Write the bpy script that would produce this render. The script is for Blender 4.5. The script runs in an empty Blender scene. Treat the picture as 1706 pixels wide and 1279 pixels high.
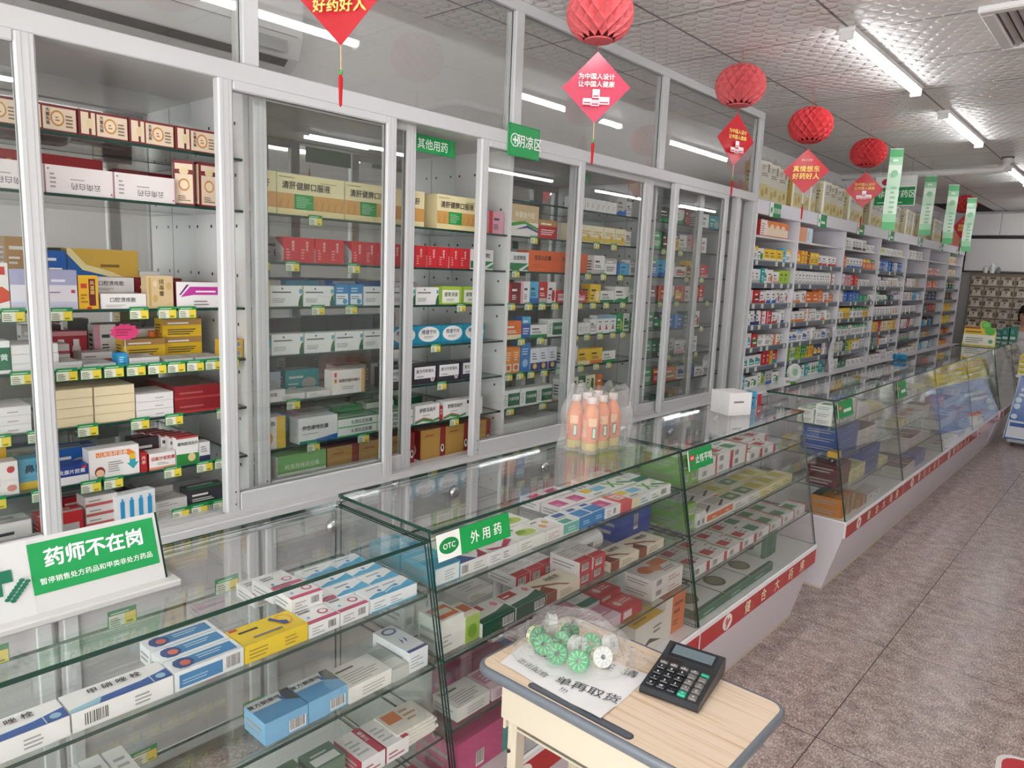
import bpy, math, random
from mathutils import Vector, Matrix
SC = bpy.context.scene
COL = SC.collection
PI = math.pi

# ------------------------------------------------------------------ camera
YAW, PITCH, ROLL = 0.7199, 0.1574, 0.0410
cam_d = bpy.data.cameras.new('camera')
cam_d.sensor_fit = 'HORIZONTAL'
cam_d.sensor_width = 36.0
cam_d.lens = 1207.64 / 1706 * 36.0
cam_d.clip_start = 0.02
cam_d.clip_end = 60
cam = bpy.data.objects.new('camera', cam_d)
COL.objects.link(cam)
_fw = Vector((-math.sin(YAW) * math.cos(PITCH), math.cos(YAW) * math.cos(PITCH), -math.sin(PITCH)))
_rt = Vector((math.cos(YAW), math.sin(YAW), 0))
_up = _rt.cross(_fw)
_r2 = _rt * math.cos(ROLL) + _up * math.sin(ROLL)
_u2 = -_rt * math.sin(ROLL) + _up * math.cos(ROLL)
cam.matrix_world = Matrix(((_r2.x, _u2.x, -_fw.x, 2.097), (_r2.y, _u2.y, -_fw.y, 0.0),
                           (_r2.z, _u2.z, -_fw.z, 1.62), (0, 0, 0, 1)))
SC.camera = cam

# ------------------------------------------------------------------ world, exposure
world = bpy.data.worlds.new('daylight')
SC.world = world
world.use_nodes = True
_bg = world.node_tree.nodes['Background']
_bg.inputs[0].default_value = (1.0, 1.0, 1.0, 1)
_bg.inputs[1].default_value = 4.0
SC.view_settings.view_transform = 'Standard'
SC.view_settings.look = 'None'
SC.view_settings.gamma = 1
SC.view_settings.exposure = 0.8
TUBE = 17.0
try:
    SC.cycles.transparent_max_bounces = 40
    SC.cycles.max_bounces = 10
    SC.cycles.diffuse_bounces = 5
    SC.cycles.caustics_reflective = False
    SC.cycles.caustics_refractive = False
except Exception:
    pass


# ------------------------------------------------------------------ materials
def lin(h):
    h = h.lstrip('#')
    h = h if len(h) == 6 else ''.join(c * 2 for c in h)
    out = []
    for i in (0, 2, 4):
        c = int(h[i:i + 2], 16) / 255
        out.append(c / 12.92 if c <= 0.04045 else ((c + 0.055) / 1.055) ** 2.4)
    return out


def mat(name):
    m = bpy.data.materials.new(name)
    m.use_nodes = True
    nt = m.node_tree
    nt.nodes.clear()
    out = nt.nodes.new('ShaderNodeOutputMaterial')
    return m, nt, out


def N(nt, typ, **kw):
    n = nt.nodes.new(typ)
    for k, v in kw.items():
        if k[0] == 'i' and k[1:].isdigit():
            n.inputs[int(k[1:])].default_value = v
        elif hasattr(n, k):
            setattr(n, k, v)
        else:
            n.inputs[k].default_value = v
    return n


def L(nt, a, ai, b, bi):
    nt.links.new(a.outputs[ai], b.inputs[bi])


def colour_mat(name, rough, metallic=0.0, spec=0.5, coat=0.0, bump=0.0):
    m, nt, out = mat(name)
    a = N(nt, 'ShaderNodeVertexColor', layer_name='Col')
    p = N(nt, 'ShaderNodeBsdfPrincipled', Roughness=rough, Metallic=metallic)
    p.inputs['Specular IOR Level'].default_value = spec
    p.inputs['Coat Weight'].default_value = coat
    p.inputs['Coat Roughness'].default_value = 0.08
    L(nt, a, 0, p, 'Base Color')
    if bump:
        no = N(nt, 'ShaderNodeTexNoise', Scale=60.0)
        bp = N(nt, 'ShaderNodeBump', Strength=bump, Distance=0.002)
        L(nt, no, 0, bp, 'Height')
        L(nt, bp, 0, p, 'Normal')
    L(nt, p, 0, out, 0)
    return m


PRINT = colour_mat('printed_card', 0.42)
GLOSS = colour_mat('glossy_plastic', 0.16)
SATIN = colour_mat('white_enamel', 0.28)
MATTE = colour_mat('matte_paint', 0.75, spec=0.25)
METAL = colour_mat('bare_metal', 0.18, metallic=1.0)
PAPER = colour_mat('tissue_paper', 0.85, spec=0.15, bump=0.2)


def glass_mat(name, tint, rough=0.0, ior=1.5, bump=0.0, scale=8.0, haze=0.0):
    m, nt, out = mat(name)
    geo = N(nt, 'ShaderNodeNewGeometry')
    io = N(nt, 'ShaderNodeMix', data_type='FLOAT')
    io.inputs[2].default_value = ior
    io.inputs[3].default_value = 1 / ior
    L(nt, geo, 'Backfacing', io, 0)
    fr = N(nt, 'ShaderNodeFresnel')
    L(nt, io, 0, fr, 'IOR')
    tr = N(nt, 'ShaderNodeBsdfTransparent')
    tr.inputs[0].default_value = (*tint, 1)
    gl = N(nt, 'ShaderNodeBsdfAnisotropic')
    gl.inputs['Roughness'].default_value = rough
    gl.inputs[0].default_value = (1, 1, 1, 1)
    if bump:
        no = N(nt, 'ShaderNodeTexNoise', Scale=scale, Detail=3.0)
        bp = N(nt, 'ShaderNodeBump', Strength=bump, Distance=0.02)
        L(nt, no, 0, bp, 'Height')
        L(nt, bp, 0, fr, 'Normal')
        L(nt, bp, 0, gl, 'Normal')
    mx = N(nt, 'ShaderNodeMixShader')
    L(nt, fr, 0, mx, 0)
    L(nt, tr, 0, mx, 1)
    L(nt, gl, 0, mx, 2)
    last = mx
    if haze:
        df = N(nt, 'ShaderNodeBsdfDiffuse')
        df.inputs[0].default_value = (0.85, 0.85, 0.85, 1)
        m2 = N(nt, 'ShaderNodeMixShader')
        m2.inputs[0].default_value = haze
        L(nt, mx, 0, m2, 1)
        L(nt, df, 0, m2, 2)
        last = m2
    L(nt, last, 0, out, 0)
    return m


GLASS = glass_mat('clear_glass', (0.975, 0.985, 0.98))
SHELFG = glass_mat('shelf_glass', (0.945, 0.975, 0.96))
FILM = glass_mat('clear_film', (0.97, 0.97, 0.97), rough=0.08, bump=0.8, scale=14.0, haze=0.10)
HAZY = glass_mat('hazy_film', (0.96, 0.96, 0.97), rough=0.1, bump=0.8, scale=14.0, haze=0.2)
CRINKLE = glass_mat('crinkled_film', (0.98, 0.98, 0.98), rough=0.1, bump=1.0, scale=45.0, haze=0.05)


def flat_mat(name, col, rough, metallic=0.0, spec=0.5):
    m, nt, out = mat(name)
    p = N(nt, 'ShaderNodeBsdfPrincipled', Roughness=rough, Metallic=metallic)
    p.inputs['Base Color'].default_value = (*col, 1)
    p.inputs['Specular IOR Level'].default_value = spec
    L(nt, p, 0, out, 0)
    return m


def mirror_mat():
    m, nt, out = mat('dull_mirror')
    g = N(nt, 'ShaderNodeBsdfAnisotropic')
    g.inputs['Roughness'].default_value = 0.02
    g.inputs[0].default_value = (0.80, 0.84, 0.83, 1)
    d = N(nt, 'ShaderNodeBsdfDiffuse')
    d.inputs[0].default_value = (0.62, 0.62, 0.61, 1)
    x = N(nt, 'ShaderNodeMixShader')
    x.inputs[0].default_value = 0.3
    L(nt, g, 0, x, 1)
    L(nt, d, 0, x, 2)
    L(nt, x, 0, out, 0)
    return m


MIRROR = mirror_mat()
EDGE = flat_mat('green_glass_edge', (0.012, 0.05, 0.038), 0.12)


def tube_mat():
    m, nt, out = mat('lit_tube')
    e = N(nt, 'ShaderNodeEmission')
    e.inputs[0].default_value = (0.97, 0.99, 1.0, 1)
    e.inputs[1].default_value = TUBE
    L(nt, e, 0, out, 0)
    return m


LIT = tube_mat()


def wood_mat():
    m, nt, out = mat('pale_wood_laminate')
    tc = N(nt, 'ShaderNodeTexCoord')
    mp = N(nt, 'ShaderNodeMapping')
    mp.inputs['Scale'].default_value = (1.6, 130.0, 20.0)
    L(nt, tc, 'Object', mp, 0)
    no = N(nt, 'ShaderNodeTexNoise', Scale=3.0, Detail=6.0, Roughness=0.65)
    L(nt, mp, 0, no, 0)
    mp2 = N(nt, 'ShaderNodeMapping')
    mp2.inputs['Scale'].default_value = (.7, 26.0, 4.0)
    L(nt, tc, 'Object', mp2, 0)
    n2 = N(nt, 'ShaderNodeTexNoise', Scale=3.0, Detail=3.0)
    L(nt, mp2, 0, n2, 0)
    ad = N(nt, 'ShaderNodeMath', operation='ADD')
    L(nt, no, 0, ad, 0)
    L(nt, n2, 0, ad, 1)
    cr = N(nt, 'ShaderNodeValToRGB')
    cr.color_ramp.elements[0].position = 0.7
    cr.color_ramp.elements[0].color = (*lin('#cfab85'), 1)
    cr.color_ramp.elements[1].position = 1.2
    cr.color_ramp.elements[1].color = (*lin('#ecd6bc'), 1)
    L(nt, ad, 0, cr, 0)
    p = N(nt, 'ShaderNodeBsdfPrincipled', Roughness=0.4)
    L(nt, cr, 0, p, 'Base Color')
    L(nt, p, 0, out, 0)
    return m


WOOD = wood_mat()


def floor_mat():
    m, nt, out = mat('mottled_mauve_floor_tile')
    tc = N(nt, 'ShaderNodeTexCoord')
    big = N(nt, 'ShaderNodeTexNoise', Scale=16.0, Detail=5.0, Roughness=0.7)
    L(nt, tc, 'Object', big, 0)
    mp = N(nt, 'ShaderNodeMapping')
    mp.inputs['Scale'].default_value = (150.0, 70.0, 1.0)
    mp.inputs['Rotation'].default_value = (0, 0, 0.5)
    L(nt, tc, 'Object', mp, 0)
    fine = N(nt, 'ShaderNodeTexNoise', Scale=1.0, Detail=4.0, Roughness=0.75)
    L(nt, mp, 0, fine, 0)
    mx = N(nt, 'ShaderNodeMath', operation='MULTIPLY_ADD')
    mx.inputs[1].default_value = 0.45
    L(nt, big, 0, mx, 0)
    sc = N(nt, 'ShaderNodeMath', operation='MULTIPLY')
    sc.inputs[1].default_value = 0.75
    L(nt, fine, 0, sc, 0)
    L(nt, sc, 0, mx, 2)
    cr = N(nt, 'ShaderNodeValToRGB')
    e = cr.color_ramp.elements
    e[0].position = 0.43
    e[0].color = (*lin('#60504b'), 1)
    e[1].position = 0.75
    e[1].color = (*lin('#e0d0c8'), 1)
    md = e.new(0.58)
    md.color = (*lin('#a5928b'), 1)
    L(nt, mx, 0, cr, 0)
    # thin dark tile joints
    sp = N(nt, 'ShaderNodeSeparateXYZ')
    L(nt, tc, 'Object', sp, 0)

    def joint(axis, period, off):
        a = N(nt, 'ShaderNodeMath', operation='ADD')
        a.inputs[1].default_value = off
        L(nt, sp, axis, a, 0)
        w = N(nt, 'ShaderNodeMath', operation='PINGPONG')
        w.inputs[1].default_value = period / 2
        L(nt, a, 0, w, 0)
        c = N(nt, 'ShaderNodeMath', operation='LESS_THAN')
        c.inputs[1].default_value = 0.0022
        L(nt, w, 0, c, 0)
        return c
    j1 = joint(0, 0.9, -1.385 + 0.9)
    j2 = joint(1, 0.9, -3.45 + 3.6)
    jm = N(nt, 'ShaderNodeMath', operation='MAXIMUM')
    L(nt, j1, 0, jm, 0)
    L(nt, j2, 0, jm, 1)
    dk = N(nt, 'ShaderNodeMix', data_type='RGBA')
    dk.inputs[7].default_value = (*lin('#4a3f3e'), 1)
    L(nt, jm, 0, dk, 0)
    L(nt, cr, 0, dk, 6)
    p = N(nt, 'ShaderNodeBsdfPrincipled', Roughness=0.24)
    L(nt, dk, 2, p, 'Base Color')
    rr = N(nt, 'ShaderNodeMapRange')
    rr.inputs['To Min'].default_value = 0.16
    rr.inputs['To Max'].default_value = 0.36
    L(nt, fine, 0, rr, 0)
    L(nt, rr, 0, p, 'Roughness')
    L(nt, p, 0, out, 0)
    return m


def ceiling_mat():
    m, nt, out = mat('embossed_white_ceiling_panel')
    tc = N(nt, 'ShaderNodeTexCoord')
    sp = N(nt, 'ShaderNodeSeparateXYZ')
    L(nt, tc, 'Object', sp, 0)
    # hexagonal lattice of oval dimples: sum of cosines along three directions
    prev = None
    for kx, ky in ((1.0, 0.0), (-0.5, 0.866), (-0.5, -0.866)):
        a = N(nt, 'ShaderNodeMath', operation='MULTIPLY')
        a.inputs[1].default_value = kx * 105.0
        L(nt, sp, 1, a, 0)
        b = N(nt, 'ShaderNodeMath', operation='MULTIPLY_ADD')
        b.inputs[1].default_value = ky * 105.0
        L(nt, sp, 0, b, 0)
        L(nt, a, 0, b, 2)
        c = N(nt, 'ShaderNodeMath', operation='COSINE')
        L(nt, b, 0, c, 0)
        if prev:
            s = N(nt, 'ShaderNodeMath', operation='ADD')
            L(nt, prev, 0, s, 0)
            L(nt, c, 0, s, 1)
            prev = s
        else:
            prev = c
    rng = N(nt, 'ShaderNodeMapRange')
    rng.inputs['From Min'].default_value = -0.9
    rng.inputs['From Max'].default_value = 0.5
    L(nt, prev, 0, rng, 0)
    bp = N(nt, 'ShaderNodeBump', Strength=0.8, Distance=0.006)
    L(nt, rng, 0, bp, 'Height')
    r2 = N(nt, 'ShaderNodeMapRange')
    r2.inputs['To Min'].default_value = 0.5
    r2.inputs['To Max'].default_value = 0.3
    L(nt, rng, 0, r2, 0)

    def joint(axis, period, off, wd):
        a = N(nt, 'ShaderNodeMath', operation='ADD')
        a.inputs[1].default_value = off
        L(nt, sp, axis, a, 0)
        w = N(nt, 'ShaderNodeMath', operation='PINGPONG')
        w.inputs[1].default_value = period / 2
        L(nt, a, 0, w, 0)
        c = N(nt, 'ShaderNodeMath', operation='LESS_THAN')
        c.inputs[1].default_value = wd
        L(nt, w, 0, c, 0)
        return c
    j1 = joint(0, 0.6, -0.945 + 1.2, 0.006)
    j2 = joint(1, 0.6, -3.475 + 3.6, 0.005)
    jm = N(nt, 'ShaderNodeMath', operation='MAXIMUM')
    L(nt, j1, 0, jm, 0)
    L(nt, j2, 0, jm, 1)
    dk = N(nt, 'ShaderNodeMix', data_type='RGBA')
    dk.inputs[6].default_value = (*lin('#ece9e8'), 1)
    dk.inputs[7].default_value = (*lin('#8d8888'), 1)
    L(nt, jm, 0, dk, 0)
    p = N(nt, 'ShaderNodeBsdfPrincipled')
    p.inputs['Specular IOR Level'].default_value = 0.3
    L(nt, dk, 2, p, 'Base Color')
    L(nt, r2, 0, p, 'Roughness')
    L(nt, bp, 0, p, 'Normal')
    L(nt, p, 0, out, 0)
    return m


# ------------------------------------------------------------------ mesh building
GLYPH = {}


def glyphs(s, bold=0.0):
    k = (s, bold)
    if k not in GLYPH:
        c = bpy.data.curves.new('lettering', 'FONT')
        c.body = s
        c.size = 1.0
        c.resolution_u = 2
        c.fill_mode = 'FRONT'
        o = bpy.data.objects.new('lettering', c)
        COL.objects.link(o)
        dg = bpy.context.evaluated_depsgraph_get()
        ev = o.evaluated_get(dg)
        me = ev.to_mesh()
        vs = [(v.co.x, v.co.y) for v in me.vertices]
        fs = [tuple(p.vertices) for p in me.polygons]
        ev.to_mesh_clear()
        bpy.data.objects.remove(o)
        bpy.data.curves.remove(c)
        x0 = min([v[0] for v in vs] or [0])
        x1 = max([v[0] for v in vs] or [1])
        y0 = min([v[1] for v in vs] or [0])
        y1 = max([v[1] for v in vs] or [1])
        cx, cy = (x0 + x1) / 2, (y0 + y1) / 2
        GLYPH[k] = ([(a - cx, b - cy) for a, b in vs], fs, x1 - x0)
    return GLYPH[k]


LINC = {}


def C_(h):
    if h not in LINC:
        LINC[h] = tuple(lin(h)) + (1.0,)
    return LINC[h]


class MB:
    def __init__(s):
        s.v, s.f, s.c, s.m, s.mats = [], [], [], [], []

    def mi(s, m):
        if m not in s.mats:
            s.mats.append(m)
        return s.mats.index(m)

    def poly(s, pts, col='#ffffff', m=None):
        b = len(s.v)
        s.v.extend([tuple(p) for p in pts])
        s.f.append(tuple(range(b, b + len(pts))))
        s.c.append(C_(col))
        s.m.append(s.mi(m or PRINT))

    def mesh(s, vs, fs, col='#ffffff', m=None):
        b = len(s.v)
        s.v.extend([tuple(p) for p in vs])
        k = s.mi(m or PRINT)
        cc = C_(col)
        for f in fs:
            s.f.append(tuple(b + i for i in f))
            s.c.append(cc)
            s.m.append(k)

    def box(s, x0, x1, y0, y1, z0, z1, col='#ffffff', m=None, faces=None):
        vs = [(x, y, z) for z in (z0, z1) for y in (y0, y1) for x in (x0, x1)]
        fs = [(0, 2, 3, 1), (4, 5, 7, 6), (0, 1, 5, 4), (2, 6, 7, 3), (0, 4, 6, 2), (1, 3, 7, 5)]  # -z +z -y +y -x +x
        if faces is None:
            s.mesh(vs, fs, col, m)
        else:
            for f, (cc, mm) in zip(fs, faces):
                s.mesh(vs, [f], cc, mm)

    def rbox(s, x0, x1, y0, y1, z0, z1, col='#ffffff', m=None, r=0.003):
        """box with chamfered edges"""
        r = min(r, (x1 - x0) * .45, (y1 - y0) * .45, (z1 - z0) * .45)
        X = ((x0, x0 + r), (x1, x1 - r))
        Y = ((y0, y0 + r), (y1, y1 - r))
        Z = ((z0, z0 + r), (z1, z1 - r))
        vs, idx = [], {}
        for i in (0, 1):
            for j in (0, 1):
                for k in (0, 1):
                    for ax, p in ((0, (X[i][0], Y[j][1], Z[k][1])), (1, (X[i][1], Y[j][0], Z[k][1])), (2, (X[i][1], Y[j][1], Z[k][0]))):
                        idx[i, j, k, ax] = len(vs)
                        vs.append(p)
        fs = []
        q = [(0, 0), (1, 0), (1, 1), (0, 1)]
        for sd in (0, 1):
            a = [idx[sd, j, k, 0] for j, k in q]
            fs.append(a if sd else a[::-1])
            a = [idx[i, sd, k, 1] for k, i in q]
            fs.append(a if sd else a[::-1])
            a = [idx[i, j, sd, 2] for i, j in q]
            fs.append(a if sd else a[::-1])
        for a in (0, 1):
            for b in (0, 1):
                fs.append([idx[0, a, b, 1], idx[1, a, b, 1], idx[1, a, b, 2], idx[0, a, b, 2]])
                fs.append([idx[a, 0, b, 0], idx[a, 1, b, 0], idx[a, 1, b, 2], idx[a, 0, b, 2]])
                fs.append([idx[a, b, 0, 0], idx[a, b, 1, 0], idx[a, b, 1, 1], idx[a, b, 0, 1]])
        for i in (0, 1):
            for j in (0, 1):
                for k in (0, 1):
                    fs.append([idx[i, j, k, 0], idx[i, j, k, 1], idx[i, j, k, 2]])
        s.mesh(vs, fs, col, m)

    def prism(s, pts, vec, col='#ffffff', m=None, mcap=None, ccap=None):
        """polygon pts extruded by vec; caps may have another material"""
        n = len(pts)
        a = [Vector(p) for p in pts]
        b = [p + Vector(vec) for p in a]
        s.mesh(a, [tuple(range(n))[::-1]], ccap or col, mcap or m)
        s.mesh(b, [tuple(range(n))], ccap or col, mcap or m)
        s.mesh(a + b, [(i, (i + 1) % n, n + (i + 1) % n, n + i) for i in range(n)], col, m)

    def pane(s, pts, t, glass=None):
        """glass sheet: the two broad faces clear, the rim in dark green"""
        p = [Vector(q) for q in pts]
        n = (p[1] - p[0]).cross(p[2] - p[0]).normalized() * t
        s.prism(p, n, '#ffffff', EDGE, mcap=glass or GLASS)

    def lathe(s, prof, n, org=(0, 0, 0), col='#ffffff', m=None, ax='z', cap=True):
        vs, fs = [], []
        for r, h in prof:
            for i in range(n):
                a = 2 * PI * i / n
                c, d = r * math.cos(a), r * math.sin(a)
                p = (c, d, h) if ax == 'z' else ((h, c, d) if ax == 'x' else (d, h, c))
                vs.append((org[0] + p[0], org[1] + p[1], org[2] + p[2]))
        for j in range(len(prof) - 1):
            for i in range(n):
                k = (i + 1) % n
                fs.append((j * n + i, j * n + k, (j + 1) * n + k, (j + 1) * n + i))
        if cap:
            fs.append(tuple(range(n))[::-1])
            fs.append(tuple((len(prof) - 1) * n + i for i in range(n)))
        s.mesh(vs, fs, col, m)

    def tube(s, path, r, n=8, col='#ffffff', m=None):
        pts = [Vector(p) for p in path]
        vs, fs = [], []
        ref = None
        for i, p in enumerate(pts):
            d = (pts[min(i + 1, len(pts) - 1)] - pts[max(i - 1, 0)]).normalized()
            if ref is None:
                ref = d.orthogonal().normalized()
            u = (ref - d * ref.dot(d)).normalized()
            ref = u
            w = d.cross(u)
            for k in range(n):
                a = 2 * PI * k / n
                vs.append(p + (u * math.cos(a) + w * math.sin(a)) * r)
        for i in range(len(pts) - 1):
            for k in range(n):
                q = (k + 1) % n
                fs.append((i * n + k, i * n + q, (i + 1) * n + q, (i + 1) * n + k))
        fs.append(tuple(range(n))[::-1])
        fs.append(tuple((len(pts) - 1) * n + k for k in range(n)))
        s.mesh(vs, fs, col, m)

    def text(s, o, u, v, size, string, col, bold=0.0, m=None, squeeze=1.0):
        """string centred on o, running along u with v up"""
        vs, fs, w = glyphs(string)
        o, u, v = Vector(o), Vector(u), Vector(v)
        if bold > 0:
            n = u.cross(v) * .00004
            for a, c in ((-1, -1), (1, 1), (1, -1)):
                s.mesh([o + n * (a + 2 * c) + u * ((x + a * bold) * size * squeeze) + v * ((y + c * bold) * size) for x, y in vs], fs, col, m)
            return
        s.mesh([o + u * (a * size * squeeze) + v * (b * size) for a, b in vs], fs, col, m)

    def decals(s, F, specs, m=None, lift=0.0004):
        """print on the face F = (corner, u, v, width, height)"""
        o, u, v, w, h = Vector(F[0]), Vector(F[1]), Vector(F[2]), F[3], F[4]
        n = u.cross(v)
        k = 0
        for sp in specs:
            k += 1
            q = o + n * (lift * k)

            def P(a, b):
                return q + u * (a * w) + v * (b * h)
            t = sp[0]
            if t == 'r':
                s.poly([P(sp[1], sp[2]), P(sp[3], sp[2]), P(sp[3], sp[4]), P(sp[1], sp[4])], sp[5], m)
            elif t == 'e':
                s.poly([P(sp[1] + sp[3] * math.cos(2 * PI * i / 20), sp[2] + sp[4] * math.sin(2 * PI * i / 20)) for i in range(20)], sp[5], m)
            elif t == 'p':
                s.poly([P(a, b) for a, b in sp[1]], sp[2], m)
            elif t == 't':
                wd = glyphs(sp[4])[2] * sp[3] * h
                sq = min(1.0, 0.92 * w / wd)
                s.text(P(sp[1], sp[2]), u, v, sp[3] * h, sp[4], sp[5], sp[6] if len(sp) > 6 else .012, m, sq)
            elif t == 'T':     # vertical column of characters
                for i, ch in enumerate(sp[4]):
                    s.text(P(sp[1], sp[2] - i * sp[3] * 1.08), u, v, sp[3] * h, ch, sp[5], 0.012, m)
            elif t == 'd':     # printed upside down
                s.text(P(sp[1], sp[2]), -u, -v, sp[3] * h, sp[4], sp[5], 0.0, m)
            elif t == 'l':     # lines too small to read
                rr = random.Random(int(sp[1] * 97 + sp[2] * 31))
                for i in range(sp[5]):
                    ph = (sp[4] - sp[2]) / sp[5]
                    y0 = sp[2] + i * ph
                    x1 = sp[1] + (sp[3] - sp[1]) * rr.uniform(0.55, 1)
                    s.poly([P(sp[1], y0), P(x1, y0), P(x1, y0 + ph * .42), P(sp[1], y0 + ph * .42)], sp[6], m)
            elif t == 'b':     # bar code
                s.poly([P(sp[1], sp[2]), P(sp[3], sp[2]), P(sp[3], sp[4]), P(sp[1], sp[4])], '#f4f2ee', m)
                q = q + n * lift
                rr = random.Random(5)
                x = sp[1] + (sp[3] - sp[1]) * .06
                while x < sp[3] - (sp[3] - sp[1]) * .1:
                    d = (sp[3] - sp[1]) * rr.uniform(.02, .05)
                    s.poly([P(x, sp[2] + (sp[4] - sp[2]) * .15), P(x + d, sp[2] + (sp[4] - sp[2]) * .15), P(x + d, sp[4]), P(x, sp[4])], '#4b4747', m)
                    x += d + (sp[3] - sp[1]) * rr.uniform(.02, .05)

    def data(s, name, smooth=False):
        me = bpy.data.meshes.new(name)
        me.from_pydata(s.v, [], s.f)
        for m in s.mats:
            me.materials.append(m)
        me.polygons.foreach_set('material_index', s.m)
        at = me.color_attributes.new('Col', 'FLOAT_COLOR', 'CORNER')
        buf = []
        for f, c in zip(s.f, s.c):
            buf.extend(c * len(f))
        at.data.foreach_set('color', buf)
        if smooth:
            me.polygons.foreach_set('use_smooth', [True] * len(s.f))
        me.update()
        return me

    def build(s, name, parent=None, loc=None, smooth=False, rz=0.0):
        return link(name, s.data(name, smooth), parent, loc, rz)


def link(name, data, parent=None, loc=None, rz=0.0):
    o = bpy.data.objects.new(name, data)
    COL.objects.link(o)
    if parent:
        o.parent = parent
    if loc:
        o.location = loc
    o.rotation_euler = (0, 0, rz)
    return o


def tag(o, label, cat, group=None):
    o['label'] = label
    o['category'] = cat
    if group:
        o['group'] = group
    return o


def thing(name, label, cat, loc=(0, 0, 0), group=None, rz=0.0):
    return tag(link(name, None, None, loc, rz), label, cat, group)


def struct(o):
    o['kind'] = 'structure'
    return o


REG = []


def reg(o, desc, loc, cat, group=None):
    """label worked out at the end: the look, the place, and which one when several match"""
    REG.append((o, desc, loc, cat, group))
    return o


ORD = 'first second third fourth fifth sixth seventh eighth ninth tenth eleventh twelfth thirteenth fourteenth fifteenth sixteenth seventeenth eighteenth nineteenth twentieth'.split()
CARD = 'one two three four five six seven eight nine ten eleven twelve thirteen fourteen fifteen sixteen seventeen eighteen nineteen twenty'.split()


def ordn(i):
    return ORD[i] if i < 20 else ('twenty-' if i < 29 else 'thirty-') + ORD[(i - 20) % 10] if (i - 19) % 10 else ('thirtieth' if i == 29 else 'fortieth')


def card(n):
    return CARD[n - 1] if n <= 20 else ('twenty-' if n < 30 else 'thirty-') + CARD[(n - 21) % 10] if n % 10 else ('thirty' if n == 30 else 'forty')


def finish_labels():
    by = {}
    for r in REG:
        by.setdefault((r[1], r[2]), []).append(r)
    for (desc, loc), rs in by.items():
        rs.sort(key=lambda r: (round(r[0].location.y / 0.03), r[0].location.z, -r[0].location.x))
        for i, (o, d, l, cat, g) in enumerate(rs):
            lab = f'{d} {l}'.strip()
            if len(rs) > 1:
                end = f', {ordn(i)} of {card(len(rs))} from left'
                if len((lab + end).replace('-', 'x').split()) > 16:
                    lab = lab.replace(' on ', ' ', 1)
                if len((lab + end).split()) > 16:
                    end = f', {ordn(i)} of {card(len(rs))}'
                lab += end
            o['label'] = lab
            o['category'] = cat
            if g:
                o['group'] = g

# ------------------------------------------------------------------ the room
W = '#cccdce'
XB, XR, YN, YF, ZC = -0.50, 5.2, -2.2, 12.45, 2.70
b = MB()
b.box(XB, XR, YN, YF, -0.05, 0, '#8a7f7d', floor_mat())
struct(b.build('floor'))
b = MB()
b.box(XB, XR, YN, YF, ZC, ZC + 0.05, '#cccccc', ceiling_mat())
struct(b.build('ceiling'))
b = MB()
b.box(XB - 0.1, XB, YN, YF, 0, ZC, '#dcd9d8', MATTE)
struct(b.build('wall_left'))
b = MB()
b.box(XB, XR, YF, YF + 0.1, 0, ZC, '#d8d5d3', MATTE)
struct(b.build('wall_far'))
# the glazed shopfront is behind the camera; daylight comes in through it along the aisle
b = MB()
b.box(XR, XR + 0.1, YN, YF, 0, ZC, '#d8d5d3', MATTE)
struct(b.build('wall_right'))
b = MB()
b.box(XB, .1, YN - 0.1, YN, 0, ZC, '#d8d5d3', MATTE)
b.box(.1, XR, YN - 0.1, YN, 2.55, ZC, '#d8d5d3', MATTE)
struct(b.build('wall_near'))
for k in range(4):
    x0 = .1 + 1.275 * k
    x1 = x0 + 1.275
    e = struct(link(f'window_{k + 1}', None))
    f = MB()
    for (a, c, z0, z1) in ((x0, x0 + .05, 0, 2.55), (x1 - .05, x1, 0, 2.55), (x0 + .05, x1 - .05, 0, .08), (x0 + .05, x1 - .05, 2.49, 2.55)):
        f.box(a, c, YN - .08, YN - .02, z0, z1, '#dddddd', SATIN)
    f.build('window_frame', e)
    f = MB()
    f.pane([(x0 + .05, YN - .05, .08), (x1 - .05, YN - .05, .08), (x1 - .05, YN - .05, 2.49), (x0 + .05, YN - .05, 2.49)], .006)
    f.build('window_pane', e)

# ------------------------------------------------------------------ ceiling lamps
for i, (x, y, n_) in enumerate([(.945, -1.0, 0), (.945, 1.68, 0), (.945, 3.99, 0), (.945, 5.86, 0), (.945, 8.45, 0),
                                (.90, 11.3, 0),
                                (3.46, -.2, 1), (3.46, 1.9, 1), (3.46, 4.2, 1), (3.46, 6.35, 1), (3.46, 8.5, 1), (3.46, 10.6, 1)]):
    t = link('ceiling_tube_lamp', None, None, (x, y, ZC))
    b = MB()
    b.rbox(-.034, .034, -.6, .6, -.022, -.001, '#e6e6e6', SATIN)
    b.build('lamp_housing', t)
    b = MB()
    pf = [(0.021 * math.cos(q * PI / 8), -.022 - .026 * math.sin(q * PI / 8)) for q in range(9)]
    b.prism([(px, -.585, pz) for px, pz in pf], (0, 1.17, 0), '#ffffff', LIT)
    b.build('tube', t)
    for sg in (-1, 1):
        b = MB()
        b.rbox(-.029, .029, sg * .593 - .008, sg * .593 + .008, -.055, -.018, '#e2e2e2', SATIN, .004)
        b.build('end_cap', t)
    reg(t, 'slim white tube lamp glowing', 'on ceiling above the counters' if not n_ else 'on ceiling over the far aisle', 'ceiling lamp', 'ceiling tube lamps')

# ------------------------------------------------------------------ glazed cabinet partition along the left
ZS, ZR0, ZR1, ZT = 0.815, 2.128, 2.182, 2.70
Y0C, Y1C = -0.75, 4.815
cab = thing('glazed_cabinet', 'long white framed glass medicine cabinet with sliding doors along left wall', 'cabinet', (0, 0, 0))


def part(mb, name, parent=cab, **k):
    return mb.build(name, parent, **k)


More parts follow.
